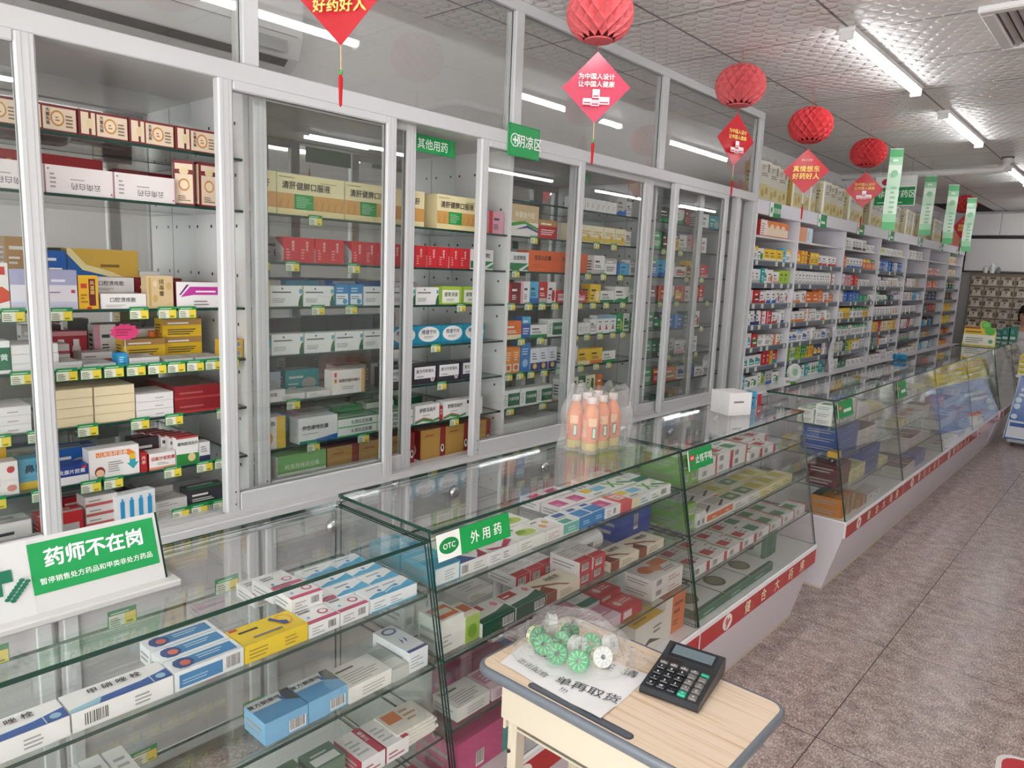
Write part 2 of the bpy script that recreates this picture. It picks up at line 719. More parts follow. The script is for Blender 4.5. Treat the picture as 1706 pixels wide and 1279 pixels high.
b = MB()
b.rbox(-.085, 0, Y0C, Y1C, ZR0, ZR1, W, SATIN)
part(b, 'middle_rail')
b = MB()
b.rbox(-.05, 0, Y0C, Y1C, ZT - .045, ZT - .001, W, SATIN)
part(b, 'top_rail')
TP = [-0.05, 1.14, 2.33, 3.515, 4.755]
for y in TP:
    b = MB()
    w = .06 if y > 4.7 else .052
    b.rbox(-.045, 0, y, y + w, ZR1, ZT - .045, W, SATIN)
    b.box(-.044, -.042, y - .012, y, ZR1, ZT - .045, '#c8c6c5', SATIN)
    part(b, 'transom_post')
for a, c in zip(TP[:-1], TP[1:]):
    b = MB()
    b.pane([(-.025, a + .052, ZR1), (-.025, c, ZR1), (-.025, c, ZT - .045), (-.025, a + .052, ZT - .045)], .005)
    part(b, 'transom_glass')
b = MB()
b.rbox(-.09, .035, Y0C, Y1C, ZS - .028, ZS, W, SATIN)
b.box(-.036, -.034, Y0C, Y1C, ZS, ZS + .012, '#c9c7c6', SATIN)
b.box(-.002, .0, Y0C, Y1C, ZS, ZS + .012, '#c9c7c6', SATIN)
part(b, 'sill')
b = MB()
b.rbox(-.075, 0, Y1C - .055, Y1C, ZS, ZR0, W, SATIN)
b.box(-.45, -.075, Y1C - .03, Y1C - .012, ZS, ZR1, '#dedcdc', SATIN)
b.rbox(-.045, 0, Y1C - .30, Y1C - .26, ZS, ZR0, W, SATIN)
b.rbox(-.08, -.045, Y1C - .20, Y1C - .15, ZS, ZR0, '#dddbdb', SATIN)
part(b, 'end_post')
b = MB()
b.box(-.45, -.085, Y0C, Y1C - .03, ZR0 + .005, ZR0 + .022, '#d5d2d1', SATIN)
part(b, 'cabinet_top')
b = MB()
b.box(-.462, -.45, Y0C, Y1C - .03, ZS, ZR0 + .02, '#e3e1e0', MIRROR)
part(b, 'back_panel')
b = MB()
b.box(-.45, -.09, Y0C, Y1C - .03, ZS - .02, ZS, '#d5d3d2', SATIN)
part(b, 'floor_panel')
# inner uprights with shelf-pin holes
UP = [-.05, 1.19, 2.44, 3.67]
for y in UP:
    b = MB()
    b.box(-.45, -.10, y, y + .018, ZS, ZR0 + .005, '#f0efee', SATIN)
    b.box(-.285, -.282, y - .001, y, ZS, ZR0, '#a9a6a5', SATIN)
    z = .93
    while z < 2.1:
        for x in (-.25, -.32, -.15, -.42):
            b.lathe([(.006, -.0014), (.005, -.0016)], 8, (x, y, z + (.0 if x > -.3 else .0)), '#4d4a4a', MATTE, 'y')
        z += .158
    part(b, 'side_panel')
SH = [1.925, 1.768, 1.611, 1.462, 1.298, 1.137, 0.973]
edges = [Y0C] + [None]
spans = [(Y0C + .01, -.052), (-.03, 1.188), (1.21, 2.438), (2.46, 3.668), (3.69, 4.78)]
SHELF_BAYS = {0: SH, 1: [1.925, 1.768, 1.462, 1.298, 1.137, 0.973], 2: [1.768, 1.611, 1.462, 1.298, 1.137, 0.973], 3: SH, 4: SH}
for k, (a, c) in enumerate(spans):
    for z in SHELF_BAYS[k]:
        b = MB()
        b.pane([(-.44, a, z - .008), (-.105, a, z - .008), (-.105, c, z - .008), (-.44, c, z - .008)], .008, SHELFG)
        part(b, 'glass_shelf')


def sliding_door(y0, y1, track):
    x1 = -.002 - track * .042
    x0 = x1 - .034
    f = MB()
    sw = .046
    z0, z1 = ZS + .003, ZR0 + .004
    for a, c in ((y0, y0 + sw), (y1 - sw, y1)):
        f.rbox(x0, x1, a, c, z0, z1, W, SATIN, .005)
        f.box(x1 - .001, x1 + .0006, a + .014, a + .0155, z0, z1, '#bdbbba', SATIN)
        f.box(x1 - .001, x1 + .0006, c - .0155, c - .014, z0, z1, '#bdbbba', SATIN)
    f.rbox(x0, x1, y0 + sw, y1 - sw, z0, z0 + .065, W, SATIN, .004)
    f.rbox(x0, x1, y0 + sw, y1 - sw, z1 - .03, z1, W, SATIN, .004)
    o = part(f, 'sliding_door')
    g = MB()
    xm = (x0 + x1) / 2
    g.pane([(xm, y0 + sw, z0 + .065), (xm, y1 - sw, z0 + .065), (xm, y1 - sw, z1 - .03), (xm, y0 + sw, z1 - .03)], .005)
    g.build('door_glass', o)
    d = MB()
    for z in (z0 + .03, z0 + .07):
        d.lathe([(.003, 0), (.002, .001)], 8, (x1 + .0002, y0 + .03, z), '#777777', METAL, 'x')
    d.build('screw', o)


for a, c, tr in ((-.12, .608, 0), (1.062, 1.723, 0), (1.195, 1.85, 1), (2.155, 2.861, 0), (2.83, 3.505, 1), (3.505, 4.15, 1), (3.715, 4.392, 0)):
    sliding_door(a, c, tr)

# lower cabinets under the sill, one door every 0.6 m
for k in range(9):
    y = -.62 + .6 * k
    t = link('base_cabinet', None, None, (0, y, 0))
    b = MB()
    b.box(-.44, -.03, 0, .598, .06, ZS - .03, '#d9d7d6', SATIN)
    b.box(-.40, -.06, 0, .598, 0, .06, '#8d8a89', MATTE)
    b.build('cabinet_body', t)
    b = MB()
    b.rbox(-.03, -.008, .004, .594, .07, ZS - .035, '#bcbaba', SATIN)
    for (a, c, z0, z1) in ((.012, .05, .08, ZS - .045), (.548, .586, .08, ZS - .045), (.05, .548, .08, .12), (.05, .548, ZS - .085, ZS - .045)):
        b.rbox(-.009, .002, a, c, z0, z1, W, SATIN)
    d = b.build('door', t)
    b = MB()
    b.lathe([(.028, 0), (.027, .008), (.022, .017), (.013, .023), (.002, .025)], 20, (.0, .27, .69), '#d8d8d8', METAL, 'x')
    b.build('knob', d, smooth=True)
    reg(t, 'white base cabinet with round chrome knob', 'under the glass cabinet sill', 'cabinet', 'base cabinets behind the counters')

# signs on the partition
b = MB()
b.rbox(.001, .006, 2.30, 2.50, 2.085, 2.215, '#149a4e', GLOSS, .001)
F = ((.0062, 2.30, 2.085), (0, 1, 0), (0, 0, 1), .20, .13)
b.decals(F, [('r', .03, .04, .97, .96, '#16a053'), ('e', .2, .5, .14, .21, '#f4fff6'), ('e', .2, .5, .115, .175, '#16a053'),
             ('r', .18, .38, .22, .62, '#ffffff'), ('r', .12, .465, .28, .535, '#ffffff'), ('t', .66, .5, .42, '阴凉区', '#ffffff')])
tag(b.build('area_sign'), 'green shaded-area sign with white cross fixed on the white middle rail', 'sign')
b = MB()
b.rbox(-.105, -.10, 1.86, 2.10, 2.05, 2.115, '#149a4e', GLOSS, .001)
b.decals(((-.0998, 1.86, 2.05), (0, 1, 0), (0, 0, 1), .24, .065), [('t', .5, .5, .62, '其他用药', '#e9fff0')])
tag(b.build('category_sign'), 'green category sign hung under the cabinet top in the second bay', 'sign')
b = MB()
b.rbox(-.105, -.10, 2.93, 3.02, 2.06, 2.10, '#149a4e', GLOSS, .001)
tag(b.build('category_sign'), 'small plain green sign hung under the cabinet top in third bay', 'sign')

# wall mounted air conditioner seen through the transom
t = thing('air_conditioner', 'grey white wall air conditioner behind the transom glass', 'air conditioner', (XB, 1.02, 2.27))
b = MB()
prof = [(0.002, 0), (.12, 0), (.19, .05), (.215, .12), (.215, .25), (.17, .29), (.002, .29)]
b.prism([(x, -.42, z) for x, z in prof], (0, .92, 0), '#cfcdcc', SATIN)
b.build('casing', t)
b = MB()
b.prism([(.160, -.38, .026), (.186, -.38, .045), (.182, -.38, .049), (.156, -.38, .030)], (0, .84, 0), '#55524f', MATTE)
b.build('air_outlet', t)
b = MB()
b.box(.2152, .2165, .28, .44, .06, .1, '#8f8d8c', SATIN)
b.box(.2152, .2165, -.40, .48, .118, .121, '#8f8d8c', SATIN)
b.build('front_panel', t)

# ------------------------------------------------------------------ display counters
def slx(z):
    return .916 + .2 * (1.0193 - z)


CSH = [0.874, 0.711, 0.549]


def counter(y0, y1, zt, label, left=True, right=True, shelves=CSH):
    t = thing('display_counter', label, 'display counter', (.56, y0, 0), 'display counters')
    L_ = y1 - y0
    X = lambda x: x - .56
    b = MB()
    b.prism([(0, 0, .012), (.397, 0, .012), (.474, 0, .312), (.472, 0, .385), (0, 0, .385)], (0, L_, 0), '#dcd6dc', SATIN)
    b.box(.03, .398, .0, L_, 0, .012, '#cfc4ae', SATIN)
    b.build('base', t)
    b = MB()
    b.rbox(0, X(1.046), 0, L_, .385, .394, '#f3f1f2', SATIN, .002)
    b.box(X(1.032), X(1.046), 0, L_, .375, .385, '#f3f1f2', SATIN)
    b.build('deck', t)
    b = MB()
    b.box(X(1.032), X(1.045), .006, L_ - .002, .305, .377, '#b9262b', GLOSS)
    b.box(X(1.032), X(1.044), 0, .006, .305, .377, '#f0ecec', GLOSS)
    st = b.build('fascia_strip', t)
    b = MB()
    x = X(1.0453)
    b.decals(((x, 0, .305), (0, 1, 0), (0, 0, 1), 1.0, .072), [
        ('e', .22, .5, .04, .44, '#f6efe8'), ('e', .213, .56, .012, .2, '#d8787a'), ('p', [(.2, .2), (.215, .2), (.245, .62), (.232, .68)], '#c9494d')])
    b.build('emblem', st)
    for i, ch in enumerate('健合大药房'):
        b = MB()
        b.text((x + .001, (.40, .555, .695, .85, .985)[i], .343), (0, 1, 0), (0, 0, 1), .056, ch, '#f3e9c4', .012)
        b.build('character', st)
    # glass: top, sloped front, ends, shelves
    b = MB()
    b.pane([(X(.558), .002, zt - .009), (X(.922), .002, zt - .009), (X(.922), L_ - .001, zt - .009), (X(.558), L_ - .001, zt - .009)], .009)
    b.build('top_glass', t)
    zt2 = zt - .0095
    b = MB()
    nx = Vector((1, 0, .2)).normalized() * -.006
    b.prism([(X(slx(.394)) - .002, .002, .3945), (X(slx(.394)) - .002, L_ - .001, .3945), (X(slx(zt2)) - .002, L_ - .001, zt2), (X(slx(zt2)) - .002, .002, zt2)], nx, '#fff', EDGE, mcap=GLASS)
    b.build('front_glass', t)
    for on, y in ((left, .003), (right, L_ - .008)):
        if on:
            b = MB()
            b.pane([(X(.565), y, .3945), (X(.565), y, zt2), (X(slx(zt2)) - .010, y, zt2), (X(slx(.394)) - .010, y, .3945)][::-1], -.005)
            b.build('side_glass', t)
    for z in shelves:
        b = MB()
        xf = X(slx(z)) - .012
        b.pane([(X(.60), .012, z - .007), (xf, .012, z - .007), (xf, L_ - .012, z - .007), (X(.60), L_ - .012, z - .007)], .007, SHELFG)
        s_ = b.build('glass_shelf', t)
        b = MB()
        for yy in (.012, L_ - .018):
            for xx in (X(.63), xf - .03):
                b.lathe([(.005, 0), (.005, .01)], 8, (xx, yy - .004 if yy < .1 else yy + .003, z - .0125), '#bcbcbc', METAL, 'y')
        b.build('shelf_pin', s_)
    b = MB()
    for z0, z1 in ((.394, .404), (zt2 - .012, zt2 - .001)):
        b.rbox(X(.560), X(.572), .002, L_ - .002, z0, z1, '#cfcfcf', METAL)
    b.build('sliding_track', t)
    return t


counter(-.110, 1.076, 1.001, 'nearest glass display counter, under the pharmacist absent sign')
counter(1.081, 2.259, 1.0193, 'glass display counter beside the desk, with OTC sign and orange drink bottles')
counter(2.264, 3.430, 1.0193, 'glass display counter with green cough sign, last before the gap')
YC4 = [3.870, 5.010, 6.133, 7.334, 8.650]
for (a, c), lb in zip(zip(YC4[:-1], YC4[1:]), ('first glass display counter past the gap, with a small green sign',
                                              'second glass display counter past the gap', 'third glass display counter past the gap',
                                              'last glass display counter in the row, by the yellow display card')):
    counter(a, c - .003, 1.0193, lb)
counter(8.76, 9.86, 1.0193, 'glass display counter behind the blue poster cart, partly hidden')
counter(9.87, 10.98, 1.0193, 'farthest glass display counter, at the aisle end')

# green signs stuck inside the sloped fronts
def slope_sign(y0, y1, z0, z1, label, white, txt, red=False):
    b = MB()
    x0, x1 = slx(z0) + .0015, slx(z1) + .0015
    o = Vector((x0, y0, z0))
    v = Vector((x1 - x0, 0, z1 - z0))
    h = v.length
    v.normalize()
    u = Vector((0, 1, 0))
    w = y1 - y0
    nn = u.cross(v)
    b.prism([o, o + u * w, o + u * w + v * h, o + v * h], nn * .0015, '#169a4c', GLOSS)
    sp = [('r', 0, 0, white, 1, '#f3f4ee'), ('r', white, .0, 1, 1, '#12a04d')]
    if not red:
        sp += [('e', white / 2, .5, white * .42, .30, '#0d8a45'), ('t', white / 2, .5, .3, 'OTC', '#f3f4ee')]
    else:
        sp += [('r', 0, 0, white, 1, '#f3f4ee'), ('r', white * .3, 0, 1, 1, '#149a4e'), ('e', .16, .62, .1, .18, '#c9262e'), ('e', .16, .62, .075, .13, '#d9585d'), ('t', .16, .62, .14, 'OTC', '#ffffff'),
               ('l', .1, .22, .24, .32, 2, '#c9262e')]
    sp += [('l', .34, .3, .95, .75, 1, '#eaf6ea')] if not txt else [('t', (white + 1) / 2 if not red else .62, .5, .5 if not red else .46, txt, '#f6fbf2')]
    b.decals((o + nn * .0015, u, v, w, h), sp)
    return tag(b.build('counter_sign'), label, 'sign')


slope_sign(1.094, 1.345, .942, 1.004, 'white and green OTC sign on the sloped glass beside the desk', .3, '外 用 药')
slope_sign(2.292, 2.478, .936, 1.006, 'green cough and asthma sign on sloped glass of the third counter', .12, '止咳平喘', True)
slope_sign(3.893, 4.14, .917, 1.003, 'small green sign with red oval on first counter past gap', .1, '', True)
slope_sign(5.05, 5.25, .90, 1.003, 'faint green sign on the second counter past the gap', .1, '', True)

# pharmacist absent sign on the nearest counter
t = thing('desk_sign', 'white and green pharmacist absent sign standing on nearest counter', 'sign', (.76, 0, 1.0015))
SW = .312
o = Vector((.0, .24, .014))
v = Vector((-.043, 0, .118))
h = v.length
v.normalize()
u = Vector((0, 1, 0))
nn = u.cross(v)
b = MB()
b.prism([o, o + u * SW, o + u * SW + v * h, o + v * h], -nn * .004, '#d2d2d0', GLOSS)
b.prism([o + u * SW, o + u * (SW + .004), o + u * (SW + .004) + v * h, o + u * SW + v * h], -nn * .005, '#1b3a2a', GLOSS)
sp = [('r', .0, .0, .32, 1, '#d4d5d3'), ('r', .322, .24, .982, .93, '#0f9a50'), ('t', .65, .70, .262, '药师不在岗', '#ffffff', .026), ('t', .652, .40, .092, '暂停销售处方药品和甲类非处方药品', '#f4fff4', .008),
      ('r', .135, .34, .185, .84, '#0b6e52'), ('r', .085, .50, .235, .66, '#0b6e52')]
for k in range(7):
    sp.append(('e', .20 + .012 * k, .28 + .035 * k, .014, .024, '#0b6e52'))
    sp.append(('e', .225 + .012 * k, .25 + .035 * k, .014, .024, '#0b6e52'))
b.decals((o, u, v, SW, h), sp)
b.build('sign_board', t)
b = MB()
b.rbox(-.055, .024, .225, .572, 0, .014, '#cfcfcd', GLOSS, .003)
b.build('foot', t)
b = MB()
b.prism([(-.055, .24, .014), (-.049, .24, .014), (-.044, .24, .126), (-.05, .24, .126)], (0, SW, 0), '#e9e8e6', GLOSS)
b.build('back_support', t)

# ------------------------------------------------------------------ printed boxes
SKU = {}


def box_mesh(name, w, h, d, base, F=(), T=(), S=(), side=None, top=None):
    b = MB()
    sd, tp = side or base, top or base
    b.box(-d, 0, -w / 2, w / 2, 0, h, base, PRINT, faces=[(base, PRINT), (tp, PRINT), (sd, PRINT), (sd, PRINT), (base, PRINT), (base, PRINT)])
    if F:
        b.decals(((0, -w / 2, 0), (0, 1, 0), (0, 0, 1), w, h), F)
    if T:
        b.decals(((0, -w / 2, h), (0, 1, 0), (-1, 0, 0), w, d), T)
    if S:
        b.decals(((-d, -w / 2, 0), (1, 0, 0), (0, 0, 1), d, h), S)
    return b.data(name)


def S(key, name, desc, w, h, d, base, F=(), T=(), S=(), side=None, top=None):
    SKU[key] = [name, desc, w, h, d, (base, F, T, S, side, top), None]


CN = {'w': ('#edebe9', 'white'), 'R': ('#c3262c', 'red'), 'G': ('#1c8f4e', 'green'), 'B': ('#1f62b5', 'blue'), 'O': ('#e5762a', 'orange'), 'N': ('#27316f', 'navy'), 'T': ('#1aa0a6', 'teal'),
      'Y': ('#efc52c', 'yellow'), 'P': ('#7d4a94', 'purple'), 'L': ('#a9c936', 'lime'), 'K': ('#3b3a40', 'charcoal'), 'M': ('#7c2229', 'maroon'), 'C': ('#efe3c0', 'cream'), 'S': ('#58b4dc', 'sky blue'),
      'I': ('#e3a3b4', 'pink'), 'E': ('#b9b7b6', 'grey'), 'U': ('#b98d54', 'tan'), 'D': ('#156044', 'dark green'), 'V': ('#b9c7dd', 'pale blue')}
SIZES = {'1': (.078, .07, .05), '2': (.108, .084, .06), '3': (.062, .102, .05), '4': (.125, .062, .06), '5': (.055, .078, .045), '6': (.092, .095, .06), '7': (.14, .085, .07), '8': (.048, .105, .045)}


def get(key):
    if key not in SKU:
        c1, c2, sz = key[0], key[1], key[2]
        st = key[3] if len(key) > 3 else str((ord(c1) * 3 + ord(c2) * 7 + ord(sz)) % 6)
        base, n1 = CN[c1]
        acc, n2 = CN[c2]
        w, h, d = SIZES[sz]
        ink = '#47464d' if c1 in 'wCYLISVE' else '#f2efe9'
        tx = ('l', .1, .62, .8, .86, 1, ink)
        F = {'0': [('r', 0, 0, 1, .24, acc), tx, ('l', .1, .34, .7, .54, 2, ink)],
             '1': [('r', 0, 0, .26, 1, acc), ('l', .34, .6, .9, .84, 1, ink), ('l', .34, .2, .8, .46, 3, ink)],
             '2': [('r', 0, .68, 1, 1, acc), ('l', .12, .74, .8, .94, 1, '#f6f3ee' if c2 != 'w' else ink), ('l', .12, .2, .85, .54, 3, ink)],
             '3': [('p', [(0, 0), (1, 0), (1, .42), (.7, .22), (.35, .28), (0, .12)], acc), tx, ('l', .1, .42, .6, .54, 1, ink)],
             '4': [('e', .7, .36, .22, .28, acc), tx, ('l', .08, .2, .42, .5, 2, ink)],
             '5': [('r', .1, .16, .9, .60, acc), ('l', .16, .26, .8, .5, 1, '#f6f3ee' if c2 != 'w' else ink), tx]}[st]
        T = [('r', .0, .0, 1, .3, acc), ('l', .1, .45, .8, .8, 2, ink)]
        desc = (f'{n1} and {n2} medicine box' if c1 != c2 else f'plain {n1} medicine box')
        SKU[key] = ['medicine_box', desc, w, h, d, (base, F, T, [('l', .15, .2, .8, .8, 4, ink)], None, None), None]
    s = SKU[key]
    if s[6] is None:
        s[6] = box_mesh(s[0], s[2], s[3], s[4], *s[5])
    return s


RND = random.Random(11)


CTX = 'medicine_box'  # object name for medicine boxes, set by where they stand


def put(key, loc, x, y, z, rz=0.0, group=None, tilt=0.0):
    s = get(key)
    if hasattr(x, 'at'):
        x = x.at(s[3] + .002)
    o = link(CTX if s[0] == 'medicine_box' else s[0], s[6], None, (x, y, z + .0006), rz)
    if tilt:
        o.rotation_euler = (0, tilt, rz)
        o.location.x -= math.sin(-tilt) * s[3] if tilt < 0 else 0
    reg(o, s[1], loc, 'box', group)
    return o


def chain(loc, x, z, y, toks, group=None, gap=.003, jit=.004, ymax=None):
    """a run of boxes from y on: key*repeat ^stacked %deep, a number moves on, @x shifts back"""
    for tk in toks.split():
        if tk[0] in '.0123456789-':
            y += float(tk)
            continue
        import re
        m = re.match(r'([A-Za-z_]+\d*)((?:[*^%@][\d.]+)*)', tk)
        key = m.group(1)
        op = {a: float(c) for a, c in re.findall(r'([*^%@])([\d.]+)', m.group(2))}
        s = get(key)
        xx = x.at(s[3] * max(1, int(op.get('^', 1))) + .002) if hasattr(x, 'at') else x
        for _ in range(int(op.get('*', 1))):
            if ymax and y + s[2] > ymax:
                return y
            for dp in range(int(op.get('%', 1))):
                zz = z
                for k in range(int(op.get('^', 1))):
                    put(key, loc, xx - op.get('@', 0) - dp * (s[4] + .004) - RND.uniform(0, jit), y + s[2] / 2, zz, RND.uniform(-.008, .008), group)
                    zz += s[3] + .0004
            y += s[2] + gap
    return y


# price tags
_tag = MB()
_tag.box(-.0015, 0, -.027, .027, -.036, 0, '#1d8f4d', PRINT)
_tag.decals(((0, -.027, -.036), (0, 1, 0), (0, 0, 1), .054, .036), [('r', .03, .05, .58, .72, '#eef0da'), ('r', .58, .05, .97, .72, '#efd84a'),
            ('l', .1, .8, .9, .95, 1, '#cfe7d2'), ('l', .07, .12, .5, .64, 4, '#70756a'), ('l', .63, .14, .93, .4, 1, '#9a7f2c')])
TAGM = _tag.data('price_tag')
_t2 = MB()
_t2.box(-.0015, 0, -.027, .027, -.036, 0, '#e5efe0', PRINT)
_t2.decals(((0, -.027, -.036), (0, 1, 0), (0, 0, 1), .054, .036), [('r', 0, .74, 1, 1, '#3aa769'), ('l', .07, .12, .6, .64, 4, '#70756a'), ('r', .64, .1, .97, .66, '#ecdc62')])
TAGM2 = _t2.data('price_tag')


def tags(loc, x, z, ys, up=.006, m=None):
    for y in ys:
        o = link('price_tag', m or TAGM, None, (x + RND.uniform(0, .001), y, z + up), RND.uniform(-.03, .03))
        reg(o, 'green yellow price tag', loc, 'price tag', 'price tags')

# ---- the boxes that can be told by their print
IK = '#4a484e'
S('brown', 'medicine_box', 'maroon cream box, round emblem', .125, .067, .07, '#77262a',
  [('r', .05, .08, .33, .92, '#e8d6bb'), ('r', .2, .08, .25, .92, '#77262a'), ('e', .22, .5, .06, .2, '#e5cf9f'), ('r', .36, .06, .98, .9, '#e6d1b8'), ('e', .63, .5, .13, .3, '#c98d4a'), ('e', .63, .5, .1, .23, '#ecd8b8'), ('l', .59, .4, .68, .62, 2, '#b0653a'),
   ('T', .45, .78, .15, '大蜜丸装', '#3a2524'), ('l', .78, .2, .95, .72, 4, '#7e6a55')], side='#8a3b33')
S('whitelong', 'medicine_box', 'long white box with dark writing', .166, .072, .09, '#eae3e2',
  [('d', .58, .3, .26, '云南白药', '#3b3538'), ('l', .35, .52, .62, .62, 1, '#b9a7a6'), ('l', .06, .2, .16, .8, 4, '#a79b9b'), ('e', .04, .86, .012, .03, '#87343b'), ('e', .96, .12, .012, .03, '#87343b'), ('r', .985, 0, 1, 1, '#b98c90')], top='#d8c8c8')
S('browntall', 'medicine_box', 'upright maroon cream box', .058, .13, .05, '#77262a',
  [('r', .08, .04, .92, .93, '#e6d1b8'), ('r', .08, .70, .92, .80, '#77262a'), ('e', .5, .76, .22, .08, '#e5cf9f'), ('e', .5, .46, .26, .14, '#c98d4a'), ('e', .5, .46, .2, .1, '#ecd8b8'), ('l', .2, .1, .8, .24, 3, '#7e6a55')], S=[('r', .1, .05, .9, .95, '#d9c3a2'), ('b', .2, .1, .8, .2)])
S('redlong', 'gift_box', 'long red box with gold maple leaf', .36, .115, .08, '#b3272b', [('e', .35, .5, .05, .3, '#e0a83c'), ('e', .37, .42, .03, .2, '#c98a2d'), ('r', 0, 0, 1, .5, '#8e2024')])
S('dragon', 'medicine_box', 'white box with red dragon print', .15, .12, .06, '#efeae6', [('p', [(.1, .1), (.9, .5), (1, .4), (1, .2), (.5, 0)], '#d34d2c'), ('e', .3, .3, .18, .2, '#3c3a40'), ('e', .3, .3, .11, .12, '#efeae6'), ('T', .7, .8, .12, '双龙', '#3a3538'), ('r', .85, .75, .95, .92, '#c9302c')])
S('lilac', 'medicine_box', 'lilac white box', .155, .105, .06, '#e4e0e8', [('r', 0, .62, 1, 1, '#a9aacb'), ('r', 0, 0, 1, .2, '#c8cadd'), ('l', .6, .7, .95, .85, 1, '#eceaf3'), ('l', .35, .42, .75, .5, 1, '#8e8a99'), ('r', .9, .42, .96, .5, '#b94b55')])
S('yellowred', 'medicine_box', 'small yellow maroon box', .05, .092, .04, '#e8b62c', [('r', .52, .1, .86, .9, '#6f2024'), ('T', .69, .78, .13, '风湿酒', '#f0d37c'), ('r', .12, .62, .42, .76, '#c4452c'), ('r', .4, 0, .62, .07, '#c4302a'), ('l', .1, .2, .45, .5, 3, '#a67a1c')], side='#6f2024')
S('whiteflat', 'medicine_box', 'white flat medicine box', .122, .042, .09, '#ece9e7', [('t', .48, .6, .34, '口腔溃疡散', IK), ('l', .1, .12, .6, .32, 2, '#aaa5a5')], top='#d6d1cf')
S('tan', 'medicine_box', 'tan box with floral print', .076, .095, .04, '#d8bf92', [('T', .55, .82, .17, '拨毒膏', '#5f4a2c'), ('r', .06, .06, .16, .94, '#c3a468'), ('e', .3, .3, .1, .12, '#c7a86c'), ('e', .82, .68, .1, .12, '#c7a86c'), ('e', .3, .75, .08, .1, '#e6d3ac')])
S('purple', 'medicine_box', 'white box with purple arrow', .13, .078, .07, '#f0ecec', [('p', [(.1, .42), (.32, .82), (1, .82), (1, .5), (.4, .5)], '#c0399b'), ('p', [(.06, .5), (.1, .5), (.3, .9), (.24, .9)], '#6d2b78'), ('l', .45, .6, .95, .76, 1, '#f5e7f2'), ('l', .4, .1, .9, .34, 2, '#8c878b')], side='#7b1f3a', top='#7b2a28')
S('maroonflat', 'medicine_box', 'flat dark red box', .150, .042, .20, '#8d1f27', [('r', 0, .0, 1, .16, '#b23a3e'), ('l', .1, .4, .6, .7, 1, '#b8585a')], top='#6f5a56', side='#7c1a22')
S('cream', 'medicine_box', 'flat cream box', .108, .026, .12, '#ecdcb6', [('r', 0, .94, 1, 1, '#cdb98c')], top='#e6d6b0')
S('whiteslim', 'medicine_box', 'slim white box', .108, .024, .12, '#ebe8e6', [('r', 0, .93, 1, 1, '#cfcaca'), ('l', .5, .3, .9, .6, 1, '#b3adad')])
S('yellowsmall', 'medicine_box', 'small yellow carton', .07, .03, .05, '#dcae3e', [('r', .3, .1, .9, .9, '#e9c35a'), ('b', .62, .15, .88, .7)], T=[('r', .1, .1, .9, .9, '#c99a36')])
S('navyw', 'medicine_box', 'navy white box', .088, .052, .06, '#eceaec', [('r', 0, .44, 1, 1, '#25408e'), ('t', .45, .7, .26, '妇炎康片胶囊', '#ecf0fa'), ('r', .82, .82, .95, .94, '#c9302c')], top='#2d4a98')
S('child', 'medicine_box', 'white child box, rainbow arrow', .136, .088, .05, '#f3f0ee', [('p', [(.13, .72), (.13, .88), (.8, .88), (.92, .74), (.92, .4), (.99, .4), (.87, .18), (.74, .4), (.8, .4), (.8, .66), (.74, .72)], '#ee8a3a'), ('p', [(.8, .55), (.92, .55), (.92, .4), (.99, .4), (.87, .18), (.74, .4), (.8, .4)], '#3aa6b4'), ('p', [(.8, .7), (.92, .72), (.92, .52), (.8, .52)], '#e8c13a'),
   ('t', .42, .8, .15, '小儿布洛芬混悬', '#fff6ec'), ('e', .2, .24, .1, .17, '#8c3b2a'), ('e', .2, .2, .08, .12, '#f0c7a4'), ('r', .14, 0, .28, .08, '#3c9a5c'), ('l', .36, .2, .68, .58, 5, '#a29d9d')])
S('redslim', 'medicine_box', 'narrow red box', .019, .06, .05, '#b3262c', [('T', .5, .7, .2, '丹参', '#f4dfd6')])
S('orangewhite', 'medicine_box', 'white box with orange band', .078, .05, .06, '#f2edea', [('r', 0, 0, 1, .14, '#e89a7a'), ('t', .52, .66, .26, '诺氟沙星胶囊', '#c24a3a'), ('l', .3, .28, .8, .46, 2, '#a9a2a0')], side='#c3392f')
S('greenegg', 'medicine_box', 'green white box', .07, .088, .025, '#f0efec', [('r', 0, 0, 1, .46, '#2b8a3c'), ('p', [(0, .5), (.3, .56), (1, .44), (1, .38), (0, .4)], '#f0efec'), ('e', .68, .24, .17, .15, '#e8cf9a'), ('t', .5, .76, .13, '蒲地蓝消炎片', '#3d3d3d'), ('r', 0, .95, 1, 1, '#c0342f')], top='#b72a2c')
S('darkwhite', 'medicine_box', 'white box with navy corner', .035, .062, .04, '#eceaea', [('r', 0, 0, 1, .3, '#2d355a'), ('l', .15, .5, .9, .85, 3, '#8a8a92')])
S('redpanel', 'medicine_box', 'white box with red panel', .11, .09, .05, '#efe9e6', [('r', .0, .3, .62, .58, '#a03038'), ('t', .3, .44, .2, '消炎片', '#f5e6e2'), ('e', .85, .76, .08, .1, '#c4474c'), ('e', .85, .2, .1, .1, '#d98c84')])
S('yellowchild', 'medicine_box', 'yellow box with child face', .075, .12, .04, '#e7b23b', [('e', .5, .45, .26, .2, '#f3d3b2'), ('p', [(.25, .5), (.5, .72), (.75, .5)], '#3a3230'), ('r', .35, .12, .65, .24, '#d64a34'), ('l', .2, .78, .7, .92, 1, '#5a4624')])
S('bluecorner', 'medicine_box', 'blue yellow plaster box', .07, .085, .05, '#5aa6c4', [('r', 0, 0, 1, .25, '#e3c13c'), ('t', .55, .66, .3, '鼻贴', '#23364e')])
S('stackgrey', 'medicine_box', 'grey white flat box', .085, .028, .07, '#d9d4d1', [('r', 0, 0, 1, .3, '#b55a58'), ('l', .1, .5, .6, .8, 1, '#8f8a8a')])
